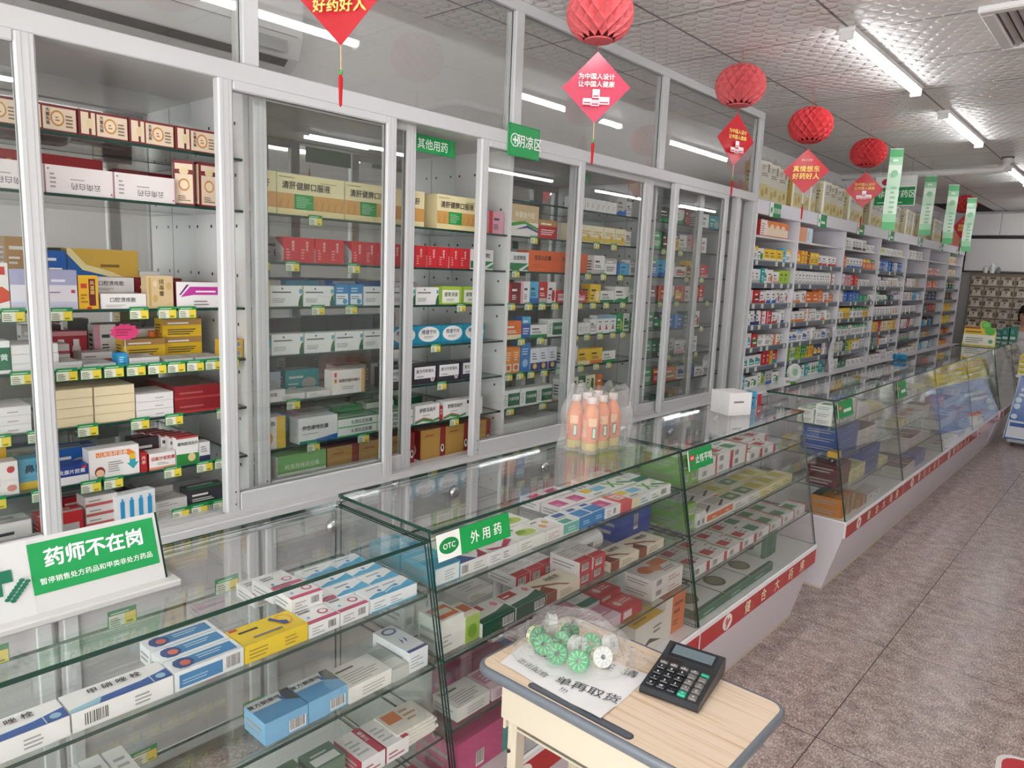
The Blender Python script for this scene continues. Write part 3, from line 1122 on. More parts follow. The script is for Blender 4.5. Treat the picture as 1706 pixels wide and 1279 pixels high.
S('vial', 'medicine_box', 'white box with four blue vials', .116, .105, .04, '#edf0f2', [x for k in range(4) for x in (('r', .1 + .23 * k, .2, .21 + .23 * k, .82, '#2f9bd0'), ('r', .13 + .23 * k, .82, .18 + .23 * k, .9, '#3aa6dc'))] + [('l', .75, .02, .95, .14, 1, '#6b6f75')])
S('plain', 'medicine_box', 'thin white box', .10, .022, .09, '#dcd9d6', [('l', .1, .2, .7, .8, 2, '#a7a3a1')], T=[('l', .1, .2, .8, .7, 3, '#b3afad')])
S('beige', 'gift_box', 'long cream gift box, green panel', .266, .135, .10, '#efe3b4',
  [('r', 0, 0, 1, .13, '#eadba4'), ('r', 0, .15, 1, .52, '#d8a357'), ('r', .24, .15, .52, .52, '#1f9a47'), ('l', .27, .2, .49, .48, 7, '#9fd0a4'), ('t', .42, .72, .2, '清肝健脾口服液', '#3f3a2f'), ('l', .02, .9, .3, .94, 1, '#9c8f62'), ('l', .62, .84, .9, .88, 1, '#b5a878')]
  + [('p', [(.02 + .1 * k, .15), (.026 + .1 * k, .15), (.075 + .1 * k, .42), (.06 + .1 * k, .36)], '#8f6a2e') for k in range(10) if k not in (2, 3, 4)]
  + [('p', [(.05 + .1 * k, .15), (.054 + .1 * k, .15), (.02 + .1 * k, .46), (.03 + .1 * k, .4)], '#a57a35') for k in range(10) if k not in (2, 3, 4)], top='#e8dca8')
S('beigeend', 'gift_box', 'cream gift box end', .10, .135, .12, '#efe3b4', [('r', 0, .15, 1, .52, '#d8a357'), ('t', .5, .72, .2, '清肝', '#3f3a2f'), ('r', .3, .15, .36, .52, '#8f6a2e')], top='#e8dca8')
S('red', 'medicine_box', 'red box with grey corner', .118, .084, .05, '#cf2b33', [('r', .47, 0, .49, 1, '#b0222a'), ('T', .3, .8, .13, '感冒灵', '#f6dcd8'), ('T', .76, .8, .13, '感冒灵', '#f6dcd8'), ('l', .08, .15, .2, .6, 4, '#eba9a8'), ('l', .56, .15, .68, .6, 4, '#eba9a8')], S=[('p', [(0, 0), (1, 0), (1, .55), (0, .95)], '#d9d6d4'), ('l', .1, .1, .8, .4, 4, '#9a9796')], side='#cf2b33')
S('whitegreen', 'medicine_box', 'white box, green corner swirl', .124, .07, .05, '#f0efee', [('p', [(.86, 0), (1, 0), (1, .62), (.92, .5), (.86, .2)], '#21684a'), ('e', .93, .74, .05, .12, '#5ab0d0'), ('r', .98, .3, 1, 1, '#a7c43c'), ('l', .06, .66, .7, .8, 1, '#55555c'), ('e', .36, .86, .03, .05, '#4d5c58'), ('l', .06, .2, .5, .44, 3, '#aaa7a7')])
S('bluetwin', 'medicine_box', 'blue white carton', .061, .078, .05, '#2f86c4', [('r', .08, .06, .92, .56, '#eef2f5'), ('e', .7, .2, .16, .12, '#3f9ecb'), ('l', .12, .66, .86, .9, 2, '#d5e8f5'), ('l', .14, .32, .7, .5, 2, '#7d8792')], side='#1c6ba8')
S('limebox', 'medicine_box', 'lime and white box', .124, .075, .05, '#aac94a', [('r', .12, .1, .9, .8, '#eff0e4'), ('t', .52, .56, .26, '健胃消食', '#4a5a2e'), ('r', .02, 0, .1, 1, '#8fb33a'), ('l', .3, .2, .7, .36, 2, '#9aa08c')])
S('teal', 'medicine_box', 'teal box with white oval', .130, .078, .05, '#1f93b4', [('e', .5, .56, .44, .4, '#f1f1ef'), ('r', 0, 0, 1, .14, '#177c9a'), ('t', .5, .68, .26, '痔速宁片', '#37363a'), ('l', .3, .36, .7, .5, 2, '#9a9896')])
S('black', 'medicine_box', 'charcoal box with white label', .132, .08, .06, '#34333c', [('r', .12, .3, .98, .9, '#f0eeee'), ('t', .55, .68, .2, '复方丹参滴丸', '#3a3840'), ('e', .86, .24, .08, .14, '#f0eeee'), ('e', .86, .24, .06, .1, '#c9a7b0'), ('l', .2, .38, .7, .5, 1, '#9a979b')], top='#3d3c46')
S('orangecorner', 'medicine_box', 'white box with orange edge', .143, .09, .05, '#f0ebe8', [('r', .06, .72, .13, .9, '#c8383a'), ('r', .06, .48, .13, .64, '#d28a3a'), ('r', .9, 0, 1, 1, '#e5b66a'), ('t', .52, .56, .15, '盐酸西替利嗪片', '#5a565c'), ('l', .3, .2, .7, .36, 2, '#b4aeae')])
S('whiteblue', 'medicine_box', 'white box, blue base corner', .163, .092, .06, '#eff0f0', [('p', [(.45, 0), (1, 0), (1, .22), (.4, .1)], '#2568b0'), ('r', .02, 0, .42, .1, '#1d9a8c'), ('t', .42, .6, .2, '伊曲康唑胶囊', '#46464e'), ('l', .1, .34, .5, .42, 1, '#aaa')])
S('greenflat', 'medicine_box', 'flat white green-lid box', .178, .033, .11, '#eef0ec', [('r', 0, .0, 1, .14, '#69b878'), ('t', .6, .55, .5, '头孢拉定胶囊', '#4a5a50')], T=[('r', 0, 0, 1, 1, '#57b06a'), ('r', .1, .2, .9, .4, '#cfe6d2'), ('l', .15, .5, .7, .8, 2, '#dff0e0')])
S('roundorange', 'medicine_box', 'white box with orange roundel', .124, .112, .05, '#ede9e4', [('r', .72, 0, 1, 1, '#e7c33c'), ('e', .35, .34, .26, .26, '#e8a03c'), ('e', .35, .34, .18, .17, '#f4d9a0'), ('e', .38, .32, .12, .11, '#d87f2e'), ('t', .4, .8, .16, '益气养肤', '#4c4a48')])
S('wave', 'medicine_box', 'white box with green wave', .135, .076, .05, '#f1f0ee', [('p', [(0, .1), (.35, .26), (.7, .1), (1, .22), (1, .08), (.7, 0), (.3, .12), (0, 0)], '#3f9a52'), ('p', [(0, .16), (.35, .32), (.7, .16), (.7, .1), (.35, .26), (0, .1)], '#c9705a'), ('t', .5, .72, .24, '舒筋活血片', '#3f3e42'), ('l', .3, .4, .7, .5, 1, '#aaa')])
S('redbar', 'medicine_box', 'white box with red title', .10, .076, .05, '#f2efed', [('r', .0, .72, .16, .92, '#2f2f33'), ('l', .25, .62, .9, .8, 1, '#d2553c'), ('l', .25, .24, .8, .42, 2, '#aaa6a6')])
S('bigd', 'gift_box', 'green white box, letter D', .197, .125, .08, '#e4e6df', [('r', 0, .5, 1, 1, '#79b56b'), ('t', .5, .66, .16, '阿莫西林克拉维', '#dcefd2'), ('t', .22, .24, .3, 'D', '#58a03c', .03), ('e', .86, .3, .08, .12, '#a3835e'), ('e', .9, .24, .06, .09, '#c4a884'), ('l', .36, .16, .6, .38, 4, '#a0a29a')], top='#8cc07e')
S('gold', 'gift_box', 'gold box, red end panel', .138, .125, .09, '#b08a48', [('r', .8, 0, 1, 1, '#8c2a28'), ('e', .9, .28, .07, .14, '#efe9e4'), ('e', .9, .3, .04, .08, '#2e2b2c'), ('r', .06, .06, .76, .7, '#b9914b'), ('l', .18, .78, .66, .86, 1, '#a03a2c')], side='#8c2a28', top='#7c4a30', S=[('e', .5, .3, .2, .2, '#efe9e4'), ('e', .5, .34, .12, .1, '#2e2b2c')])
S('bigorange', 'gift_box', 'orange box with dark title', .25, .098, .08, '#e2672c', [('t', .4, .66, .26, '骨筋丸胶囊', '#5e3024'), ('l', .1, .2, .5, .4, 2, '#c4522a')])
S('greenaward', 'gift_box', 'gold white box, green swoosh', .20, .14, .08, '#e6e4df', [('r', 0, .45, 1, 1, '#d2b98e'), ('p', [(0, .4), (.5, .5), (1, .3), (1, .22), (.5, .4), (0, .28)], '#4d9a3c'), ('p', [(.2, .2), (.6, .36), (1, .2), (1, .14), (.6, .28)], '#2b3a7c'), ('t', .5, .68, .2, '孕婴金丹胶', '#f5efe2')])
S('wg', 'medicine_box', 'white box, green lower band', .14, .085, .05, '#eeedec', [('r', 0, .06, 1, .42, '#188048'), ('t', .55, .7, .26, '抗感颗粒', '#474a4c'), ('p', [(.5, .06), (1, .42), (1, .3), (.7, .06)], '#e7eee8')])
S('ybox', 'medicine_box', 'yellow white striped box', .10, .085, .05, '#efe6c6', [('r', 0, .05, 1, .32, '#e2c24e'), ('l', .1, .5, .9, .75, 2, '#c9a13c'), ('e', .7, .36, .14, .14, '#d6a93a')])
S('thinwhite', 'medicine_box', 'slim upright white box', .045, .06, .06, '#e9e8e6', [('l', .2, .3, .8, .7, 3, '#a9a6a4')])
S('ophone', 'medicine_box', 'orange white upright carton', .052, .125, .05, '#e98f3a', [('r', .1, .08, .9, .36, '#f1e2ce'), ('l', .2, .5, .8, .85, 4, '#f5dcc0'), ('e', .5, .22, .25, .1, '#d96c2c')])
S('blueTall', 'medicine_box', 'tall blue carton', .07, .14, .06, '#2f78c0', [('l', .15, .6, .85, .85, 3, '#c9dff2'), ('e', .5, .3, .28, .14, '#9cc5e6')])
S('navyround', 'medicine_box', 'navy white round-print carton', .066, .11, .05, '#e8e9ee', [('r', .0, 0, 1, .36, '#2c3c84'), ('e', .5, .2, .22, .12, '#e0b84a'), ('l', .15, .5, .85, .85, 3, '#7b7f92')])
S('greentitle', 'medicine_box', 'white box, dark green panel', .12, .085, .06, '#eceeec', [('r', .3, .1, 1, .8, '#186a48'), ('t', .65, .5, .22, '六味地黄', '#e6f0e8'), ('l', .04, .2, .26, .8, 5, '#a2a6a4')], side='#dfe2df')
S('greyblue', 'medicine_box', 'large white box, grey writing', .22, .085, .12, '#dcdcda', [('l', .35, .2, .95, .5, 2, '#5e6670'), ('r', .04, .16, .14, .4, '#7a7fb0')])
S('tri', 'medicine_box', 'white box with red triangle', .06, .095, .05, '#eef0f0', [('p', [(.3, .2), (.7, .2), (.5, .55)], '#c3303a'), ('r', 0, .82, 1, 1, '#7fa6c0'), ('l', .2, .62, .8, .76, 1, '#777')])
S('tropic', 'medicine_box', 'lime box with jar print', .085, .105, .05, '#dfe3c4', [('r', .55, .12, .85, .7, '#5a7a3c'), ('r', .6, .7, .8, .82, '#33332c'), ('l', .1, .6, .45, .9, 2, '#5b5a52'), ('r', 0, 0, 1, .1, '#9cc0b0')])

LC = lambda sh, bay: f'on {sh} shelf, {bay} cabinet bay'
B1, B2, B3, B4 = 'first', 'second', 'third', 'fourth'
XS = -.112
S('goldbag', 'medicine_pouch', 'gold and blue pouch', .20, .165, .05, '#d9b24a', [('p', [(0, 0), (1, 0), (1, .3), (.6, .5), (.2, .62), (0, .9)], '#1f62ad'), ('p', [(0, .9), (.2, .62), (.6, .5), (1, .3), (1, .38), (.6, .6), (.25, .72), (.05, 1), (0, 1)], '#f0e2a8'), ('l', .45, .68, .8, .8, 1, '#8a6a2a')])
# first bay
l = LC('top', B1)
chain(l, XS, 1.925, .345, 'brown*6', gap=.003)
l = LC('second', B1)
chain(l, XS, 1.768, .307, 'whitelong*4', gap=.003)
put('browntall', l, -.125, 1.012, 1.768, -.35)
put('browntall', l, -.108, 1.08, 1.768, .05)
put('redlong', l, -.27, .66, 1.768)
chain(l, -.24, 1.768, .865, 'MU6 MU6')
l = LC('third', B1)
chain(l, XS, 1.462, .397, 'dragon lilac yellowred .003 whiteflat tan@-.003 .006 purple', gap=.003)
chain(l, -.215, 1.462, .772, 'whiteflat^2 MM7')
chain(l, -.315, 1.462, .50, 'VS6 UC6^2 BB5^2 goldbag wB3')
l = LC('fourth', B1)
chain(l, XS, 1.298, .42, 'greentitle whiteslim^3')
S('sheet', 'medicine_packet', 'flat silver grey packet', .085, .010, .10, '#c9cac8', [], [('r', .1, .2, .9, .8, '#dcdddb'), ('l', .2, .3, .8, .6, 3, '#9a9c9c')], top='#b9bbba')
S('bluelow', 'medicine_box', 'small bright blue box', .028, .036, .04, '#2a93c8', [('l', .2, .3, .8, .8, 3, '#bfe0f0')])
S('twinred', 'medicine_box', 'red box with two white bottles', .10, .085, .05, '#b8323c', [('e', .3, .34, .12, .24, '#ece8e6'), ('e', .7, .34, .12, .24, '#ece8e6'), ('r', .22, .5, .38, .72, '#f3f0ee'), ('r', .62, .5, .78, .72, '#f3f0ee'), ('r', 0, .84, 1, 1, '#d9949a')])
chain(l, XS, 1.298, .622, 'sheet^2 sheet bluelow sheet^2 .012 sheet .004 sheet yellowsmall^2', gap=.004)
chain(l, -.23, 1.298, .63, 'stackgrey^2 .02 stackgrey .02 YU4^1 .01', gap=.01)
chain(l, -.31, 1.298, .62, 'wE8 twinred wI3 wE7 EE3', gap=.02)
put('YU4', l, -.25, 1.05, 1.298)
put('YU4', l, -.25, 1.05, 1.355)
for k in range(4):
    m = MB()
    m.lathe([(.012, 0), (.013, .004), (.013, .045), (.009, .055), (.009, .062)], 12, (0, 0, 0), '#e9e6e2', GLOSS)
    m.lathe([(.0105, .062), (.0105, .08), (.008, .082)], 12, (0, 0, 0), '#e07a3a', GLOSS)
    m.lathe([(.0133, .012), (.0133, .036)], 12, (0, 0, 0), '#d98a4a', PRINT, cap=False)
    reg(m.build('pill_bottle', None, (-.28, .965 + .03 * k, 1.2986)), 'small orange capped bottle', 'fourth shelf, first cabinet bay', 'bottle', 'orange capped pill bottles')
m = MB()
star = []
for k in range(24):
    a = 2 * PI * k / 24
    r_ = .034 if k % 2 else .028
    star.append((0, 1.25 * r_ * math.cos(a), .75 * r_ * math.sin(a)))
m.prism(star, (.001, 0, 0), '#e2447f', PRINT)
m.tube([(-.002, 0, -.02), (-.002, 0, -.0915)], .0015, 6, '#d0d0d0', GLOSS)
m.rbox(-.012, .008, -.012, .012, -.0935, -.0905, '#d0d0d0', GLOSS, .001)
m.decals(((.0012, -.042, -.026), (0, 1, 0), (0, 0, 1), .084, .052), [('l', .2, .3, .85, .75, 3, '#b02a5c')])
o = m.build('price_burst', None, (-.145, .835, 1.2986 + .0938))
tag(o, 'pink burst price card standing on fourth shelf of first bay', 'price card')
l = LC('fifth', B1)
chain(l, XS, 1.137, .47, 'whiteslim^3 .003 ', gap=.003)
chain(l, XS, 1.137, .622, 'cream^4 cream^4 whiteslim^3 maroonflat^2', gap=.004)
l = LC('sixth', B1)
chain(l, XS, .973, .43, 'redpanel .004 bluecorner@.02 .001 navyw child redslim .004 orangewhite greenegg darkwhite', gap=.003)
chain(l, -.19, .973, .46, 'yellowchild .08 BE7 .1 KM2')
for k in range(5):
    put('greenegg', l, -.145 - .03 * k, .985 - .012 * k, .973, 0)
l = 'on bottom panel, first cabinet bay'
chain(l, -.10, .815, .42, 'wE7 .01 RE2 .0 stackgrey^4', gap=.008)
put('vial', l, -.092, .826, .815, .12)
chain(l, -.14, .815, .90, 'plain^2 KG4 .002')
chain(l, -.22, .815, .66, 'wR7 KM5 .03 plain^3')

# second bay
l = LC('second', B2)
chain(l, -.118, 1.768, 1.213, 'beigeend beige*2 .004 beigeend', gap=.004)
put('beige', l, -.108, 2.15, 1.768)
l = LC('third', B2)
chain(l, XS, 1.611, 1.335, 'red*2 .03 red*5', gap=.004)
chain(l, -.23, 1.611, 1.30, 'EN7^1 SB7 BB7^1 .02 wB7 wM7 wB7 BS7', gap=.006)
put('MM5', l, XS, 1.245, 1.611)
l = LC('fourth', B2)
chain(l, XS, 1.462, 1.284, 'whitegreen*2 bluetwin*2 whitegreen*3 limebox*2', gap=.003)
chain(l, -.24, 1.462, 1.26, 'wS7^1 SB7 VB7 BB7 wN7', gap=.02)
put('roundorange', l, XS + .004, 1.247, 1.462).scale = (1, .5, .8)
l = LC('fifth', B2)
chain(l, XS, 1.298, 1.286, 'whitegreen*4 .003 teal*4', gap=.003)
put('TE6', l, XS, 1.25, 1.298).scale = (1, .7, .7)
l = LC('sixth', B2)
chain(l, XS, 1.137, 1.315, 'plain*2 orangecorner .09 black*4', gap=.006)
chain(l, -.23, 1.137, 1.25, 'VE7 TE7 .06 EE7 KE7', gap=.02)
chain(l, XS, 1.137, 1.214, 'whiteflat^1', gap=.006)
l = LC('lowest', B2)
chain(l, XS, .973, 1.212, 'roundorange .05 whiteblue greenflat^2 .003 greenflat^2@.0', gap=.003)
chain(l, XS, .973, 1.927, 'wave redslim wave redbar', gap=.003)
chain(l, -.24, .973, 1.3, 'TG7 EG7 GG7 wG7 DE7', gap=.02)
l = 'on bottom panel, second cabinet bay'
chain(l, -.112, .815, 1.305, 'bigd gold*3 .03 gold*3', gap=.004)
chain(l, -.25, .815, 1.215, 'DE3 KD3')

# third bay
l = LC('top', B3)
chain(l, XS, 1.925, 2.93, 'thinwhite*8 EB6 wE5', gap=.002)
put('IR6', LC('top', B2), XS, 2.37, 1.768 + .0, 0)
l = LC('second', B3)
chain(l, XS, 1.768, 2.462, 'greenaward RU7 .03 ybox*5 yP6', gap=.004) if False else chain(l, XS, 1.768, 2.462, 'greenaward RU7 .08 ybox*5 wE5', gap=.004)
l = LC('third', B3)
chain(l, XS, 1.611, 2.462, 'wg bigorange bigorange@.03', gap=.004)
chain(l, XS, 1.611, 3.13, 'wE6 wE2 SB4 wE2', gap=.004)
chain(LC('third', B2), XS, 1.611, 2.22, 'wg', gap=.004)
l = LC('fourth', B3)
chain(l, XS, 1.462, 2.462, 'MR6 wI3 SB3 RE3 wR3 RI4 RI4 .03 YC6 wG4 wG7 wE2', gap=.004)
l = LC('fifth', B3)
chain(l, XS, 1.298, 2.462, 'OC2 BS3 wG4 greentitle wE2 .02 thinwhite*2 wE5 tri*3 GL3 wG3 GL3', gap=.004)
l = LC('sixth', B3)
chain(l, XS, 1.137, 2.462, 'ophone*2 blueTall navyround*3 .04 wE3 wE3 YC2 YO2 wG4', gap=.004)
l = LC('lowest', B3)
chain(l, XS, .973, 2.462, 'greentitle*3 .06 wP3 tropic wD3 tropic OU3', gap=.004)
l = 'on bottom panel, third cabinet bay'
chain(l, XS, .815, 2.47, 'greyblue*2 .1 EE7 wE7', gap=.004)
# fourth bay
l = LC('top', B4)
chain(l, XS, 1.925, 3.75, 'KG7 wG7 MR3 .1 wE7 TE7', gap=.01)
l = LC('second', B4)
chain(l, XS, 1.768, 3.70, 'GG6 KM3 PM3 YP3 wE6 IE3 RO6 wR6', gap=.006)
l = LC('third', B4)
chain(l, XS, 1.611, 3.70, 'BG3 SB6 wE2 wR4 YM3 wE2 RI2', gap=.006)
l = LC('fourth', B4)
chain(l, XS, 1.462, 3.70, 'MK6 RO6 wT6 RY6 wR6 OR2 RE3', gap=.006)
l = LC('fifth', B4)
chain(l, XS, 1.298, 3.70, 'DG3 KG3 GD3 BS2 BS2 DE3 GD3 wR3', gap=.006)
l = LC('sixth', B4)
chain(l, XS, 1.137, 3.70, 'GK3 DK3 DE3 DE3 EK3 wI2 wN2 wI3', gap=.006)
l = LC('lowest', B4)
chain(l, XS, .973, 3.70, 'GG6 RO7 OU7 wB2 NB2 wE4', gap=.008)
l = 'on bottom panel, fourth cabinet bay'
chain(l, XS, .815, 3.70, 'DK7 DE7 UO6 wE7', gap=.01)

# price tags on the cabinet shelves
XT = -.101
TG = [(B1, 'second', 1.768, []), (B1, 'third', 1.462, [.46, .55, .66, .86, .94, 1.0]),
      (B1, 'fourth', 1.298, [.56, .665, .725, .785, .845, .905, .962, 1.02, 1.078, 1.136]),
      (B1, 'fifth', 1.137, [.5, .59, .71, .85, .95, 1.11]), (B1, 'sixth', .973, [.48, .59, .71, .77, .94, 1.04, 1.1]),
      (B1, 'bottom', .835, [.55, .67, .96, 1.02, 1.09]),
      (B2, 'second', 1.768, [1.45]), (B2, 'third', 1.611, [1.25, 1.36, 1.61]), (B2, 'fourth', 1.462, [1.24, 1.46, 1.60, 2.16]), (B2, 'fifth', 1.298, [1.86, 2.02]),
      (B2, 'sixth', 1.137, [1.36, 2.06]), (B2, 'lowest', .973, [1.44, 1.66, 2.14]),
      (B3, 'second', 1.768, [2.62, 3.12, 3.28]), (B3, 'third', 1.611, [2.5, 3.06, 3.2, 3.36]), (B3, 'fourth', 1.462, [2.48, 2.6, 2.7, 2.8, 3.0, 3.12, 3.24, 3.4]),
      (B3, 'fifth', 1.298, [2.56, 2.7, 2.98, 3.08, 3.2, 3.32, 3.42]), (B3, 'sixth', 1.137, [2.48, 2.56, 2.64, 2.74, 2.86, 3.04, 3.18, 3.3]), (B3, 'lowest', .973, [2.5, 2.74, 3.1, 3.3]),
      (B4, 'second', 1.768, [3.8, 4.0, 4.2]), (B4, 'third', 1.611, [3.85, 4.1, 4.3]), (B4, 'fourth', 1.462, [3.8, 4.0, 4.2, 4.4]), (B4, 'fifth', 1.298, [3.9, 4.15, 4.35]), (B4, 'sixth', 1.137, [3.95, 4.3])]
for bay, sh, z, ys in TG:
    tags(f'on {sh} shelf, {bay} cabinet bay', XT, z, ys)

# ------------------------------------------------------------------ boxes in the counters (lying flat, print on the lid)
def flat(key, name, desc, w, h, d, base, T, F=(), **k):
    S(key, name, desc, w, h, d, base, F, T, [('l', .1, .25, .9, .8, 2, '#a9a5a3')], **k)


flat('jia', 'medicine_box', 'blue white long box', .156, .034, .062, '#f0efed',
     [('p', [(.0, 0), (1, 0), (1, .5), (.72, .34), (.3, .28), (0, .1)], '#2a5da6'), ('p', [(0, 0), (.26, 0), (.32, .3), (0, .16)], '#9fd0e0'), ('r', .8, 0, .81, .4, '#cfe0f0'), ('e', .9, .2, .05, .13, '#9fc9e0'), ('t', .5, .7, .28, '甲 硝 唑 栓', '#3f3d42')],
     [('b', .1, .1, .36, .8), ('l', .6, .2, .8, .8, 3, '#a3a0a0')])
flat('bluetube', 'ointment_box', 'white carton, blue lid panel', .126, .036, .046, '#eef1f3',
     [('r', .1, .16, .94, .86, '#3d88be'), ('e', .2, .5, .14, .4, '#2b4f8a'), ('e', .22, .45, .07, .2, '#e0705a'), ('l', .4, .4, .88, .74, 2, '#bfe0ee')],
     [('r', .06, .12, .68, .8, '#3b82b8'), ('b', .72, .12, .96, .85), ('l', .1, .3, .5, .6, 2, '#9fc6e0')])
flat('yellowlid', 'ointment_box', 'yellow carton with blue figure', .132, .036, .075, '#f0cf1e',
     [('l', .1, .62, .6, .86, 1, '#4a4526'), ('r', .02, .84, .14, .96, '#c73a2a'), ('e', .8, .6, .13, .3, '#e5a52a'), ('e', .8, .6, .1, .22, '#f0cf1e'), ('p', [(.6, .8), (.66, .88), (.72, .62), (.82, .5), (.8, .3), (.72, .34), (.7, .5)], '#27408a'), ('r', .2, .2, .66, .26, '#5a5a8a')],
     [('l', .06, .2, .4, .8, 3, '#b08f1a'), ('l', .62, .2, .9, .8, 3, '#b08f1a')])
flat('pinklid', 'ointment_box', 'white carton with pink stripe', .072, .03, .082, '#f1f0ef',
     [('r', 0, 0, 1, .16, '#d2557a'), ('e', .74, .4, .16, .14, '#c96a86'), ('e', .74, .4, .1, .09, '#f1f0ef'), ('l', .1, .6, .7, .86, 2, '#77737a'), ('e', .2, .3, .05, .05, '#5aaed0')],
     [('b', .6, .2, .9, .8), ('l', .1, .2, .5, .8, 3, '#b0acac')])
flat('skylid', 'ointment_box', 'white carton, sky blue wave', .083, .032, .056, '#f1f3f4',
     [('p', [(0, 0), (1, 0), (1, .55), (.6, .32), (.3, .36), (0, .18)], '#57b4dc'), ('e', .5, .46, .06, .1, '#3b8fc0'), ('l', .2, .7, .8, .86, 1, '#7b8f9c'), ('p', [(0, .18), (.3, .36), (.6, .32), (.6, .26), (.3, .3), (0, .12)], '#ffffff')],
     [('l', .1, .2, .5, .8, 3, '#b0b6ba'), ('r', 0, 0, 1, .12, '#57b4dc')])
flat('bluebig', 'medicine_box', 'pale blue carton, dark corner', .092, .046, .078, '#7ab4dc',
     [('r', 0, 0, 1, .6, '#5a9fd2'), ('r', 0, .6, 1, 1, '#dfe6ea'), ('t', .36, .8, .18, '复方酮康唑', '#3f4a5a'), ('p', [(.7, .6), (1, .34), (1, 1), (.8, 1)], '#4b5560'), ('e', .72, .66, .06, .08, '#3a6fae')],
     [('b', .55, .1, .95, .62), ('r', 0, 0, .5, 1, '#7fb8e0')], side='#86bfe6')
flat('letter', 'medicine_box', 'white carton covered in writing', .112, .036, .086, '#eae8e4', [('l', .12, .1, .9, .62, 5, '#b0aca6'), ('l', .1, .72, .8, .9, 1, '#5b5856'), ('e', .06, .84, .02, .04, '#c04048')], [('l', .3, .2, .9, .8, 3, '#b5b1ac')])
flat('tray', 'medicine_box', 'clear grey blister pack', .044, .03, .11, '#b9bdb9', [('r', .1, .1, .9, .4, '#d3d6d3'), ('r', .1, .5, .9, .85, '#a8aca8')])
flat('oval', 'medicine_box', 'white carton with navy ovals', .056, .05, .13, '#eef0f3', [('r', 0, 0, 1, .08, '#4a5a94'), ('e', .5, .82, .34, .12, '#6a7aac'), ('e', .5, .82, .24, .07, '#eef0f3'), ('p', [(.3, .3), (.44, .4), (.4, .5)], '#2c4a9a'), ('p', [(.5, .3), (.64, .4), (.6, .5)], '#2c4a9a')], [('l', .1, .2, .8, .8, 4, '#b3b6bc')])
flat('standw', 'medicine_box', 'white upright carton', .032, .055, .10, '#e8e8e6', [('l', .2, .2, .8, .8, 3, '#b0b0ae')], [('b', .2, .1, .8, .5)])
flat('packet', 'medicine_sachet', 'white sachet, orange print', .105, .007, .085, '#eae5dc', [('r', .08, .45, .45, .9, '#d9824a'), ('l', .5, .3, .9, .9, 3, '#c9a07a')])
flat('redwhite', 'medicine_box', 'white carton with red lettering', .062, .04, .10, '#f0edec', [('r', .72, 0, 1, 1, '#c0445a'), ('T', .85, .8, .12, '藿香正', '#f0e0e0'), ('l', .1, .2, .6, .8, 4, '#bbb')], [('l', .1, .2, .8, .7, 2, '#b56a78')], side='#b5284a')
flat('greenbag', 'medicine_box', 'dark green small carton', .075, .055, .06, '#5f7a68', [('r', .1, .1, .9, .5, '#d9ded8'), ('l', .2, .6, .8, .8, 1, '#c5d2c8')], [('r', .1, .1, .8, .5, '#cdd4cc')])
flat('aqua', 'ointment_box', 'aqua blue carton', .085, .045, .12, '#58b4d0', [('r', 0, 0, 1, .4, '#2f9ac2'), ('l', .1, .5, .8, .8, 3, '#bfe3ee')], [('r', .05, .05, .95, .95, '#eef2f2'), ('l', .4, .2, .9, .8, 4, '#b9bdbd')])
flat('eyenavy', 'ointment_box', 'eye print carton, navy corner', .095, .034, .085, '#efeceb', [('p', [(0, 0), (.6, 0), (.3, .6), (0, .8)], '#2d4f96'), ('e', .62, .56, .24, .2, '#e8cfc2'), ('e', .62, .56, .12, .14, '#3a302e'), ('p', [(.6, 0), (1, 0), (1, .5), (.8, .2)], '#b0284a')], [('b', .04, .1, .3, .8), ('l', .5, .2, .9, .8, 3, '#b5b0b0')])
flat('eyered', 'ointment_box', 'eye print carton, maroon curve', .115, .034, .085, '#efeceb', [('e', .45, .62, .24, .2, '#e8cfc2'), ('e', .45, .62, .11, .15, '#3a302e'), ('p', [(.1, .3), (.5, .1), (.9, .5), (1, .3), (.6, 0), (.2, .1)], '#b0284a')], [('l', .1, .2, .4, .8, 3, '#b5b0b0'), ('l', .5, .2, .7, .8, 3, '#8a8a9a')])
flat('limelid', 'ointment_box', 'white carton, lime leaf print', .115, .034, .085, '#efeee6', [('e', .6, .4, .3, .24, '#b4cc5a'), ('e', .5, .5, .16, .14, '#86ac3c'), ('l', .1, .75, .7, .92, 1, '#777')], [('l', .1, .2, .5, .8, 3, '#b5b3a8')])
flat('orangetile', 'ointment_box', 'white carton, peach spots', .075, .034, .085, '#f0ece8', [('e', .3, .4, .16, .16, '#e8b07a'), ('e', .7, .6, .14, .14, '#d9c27a'), ('l', .1, .75, .7, .92, 1, '#777')], [('l', .1, .2, .8, .8, 3, '#c9b5a8')])
flat('teallid', 'ointment_box', 'teal fronted white carton', .072, .036, .075, '#eef1f0', [('r', 0, 0, .6, .34, '#4fb09c'), ('r', .3, .6, .9, .9, '#3a66a8'), ('l', .1, .45, .8, .56, 1, '#888')], [('r', 0, .1, 1, .9, '#6fc0ae'), ('l', .3, .3, .9, .7, 2, '#d5efe8')])
flat('bluelid', 'ointment_box', 'blue fronted white carton', .066, .036, .075, '#eef1f4', [('r', .1, .05, 1, .6, '#2f86c8'), ('r', .3, .7, .8, .9, '#3a62a4')], [('r', 0, .0, 1, 1, '#2d80c2'), ('l', .3, .3, .9, .7, 2, '#bcdcf2')])
flat('pinksq', 'ointment_box', 'white carton, magenta square', .084, .032, .08, '#f2eff0', [('r', .08, .2, .7, .8, '#cf4a8a'), ('r', .1, .24, .4, .5, '#e08ab4')], [('b', .5, .15, .7, .8), ('l', .1, .2, .4, .8, 3, '#b5b0b0')])
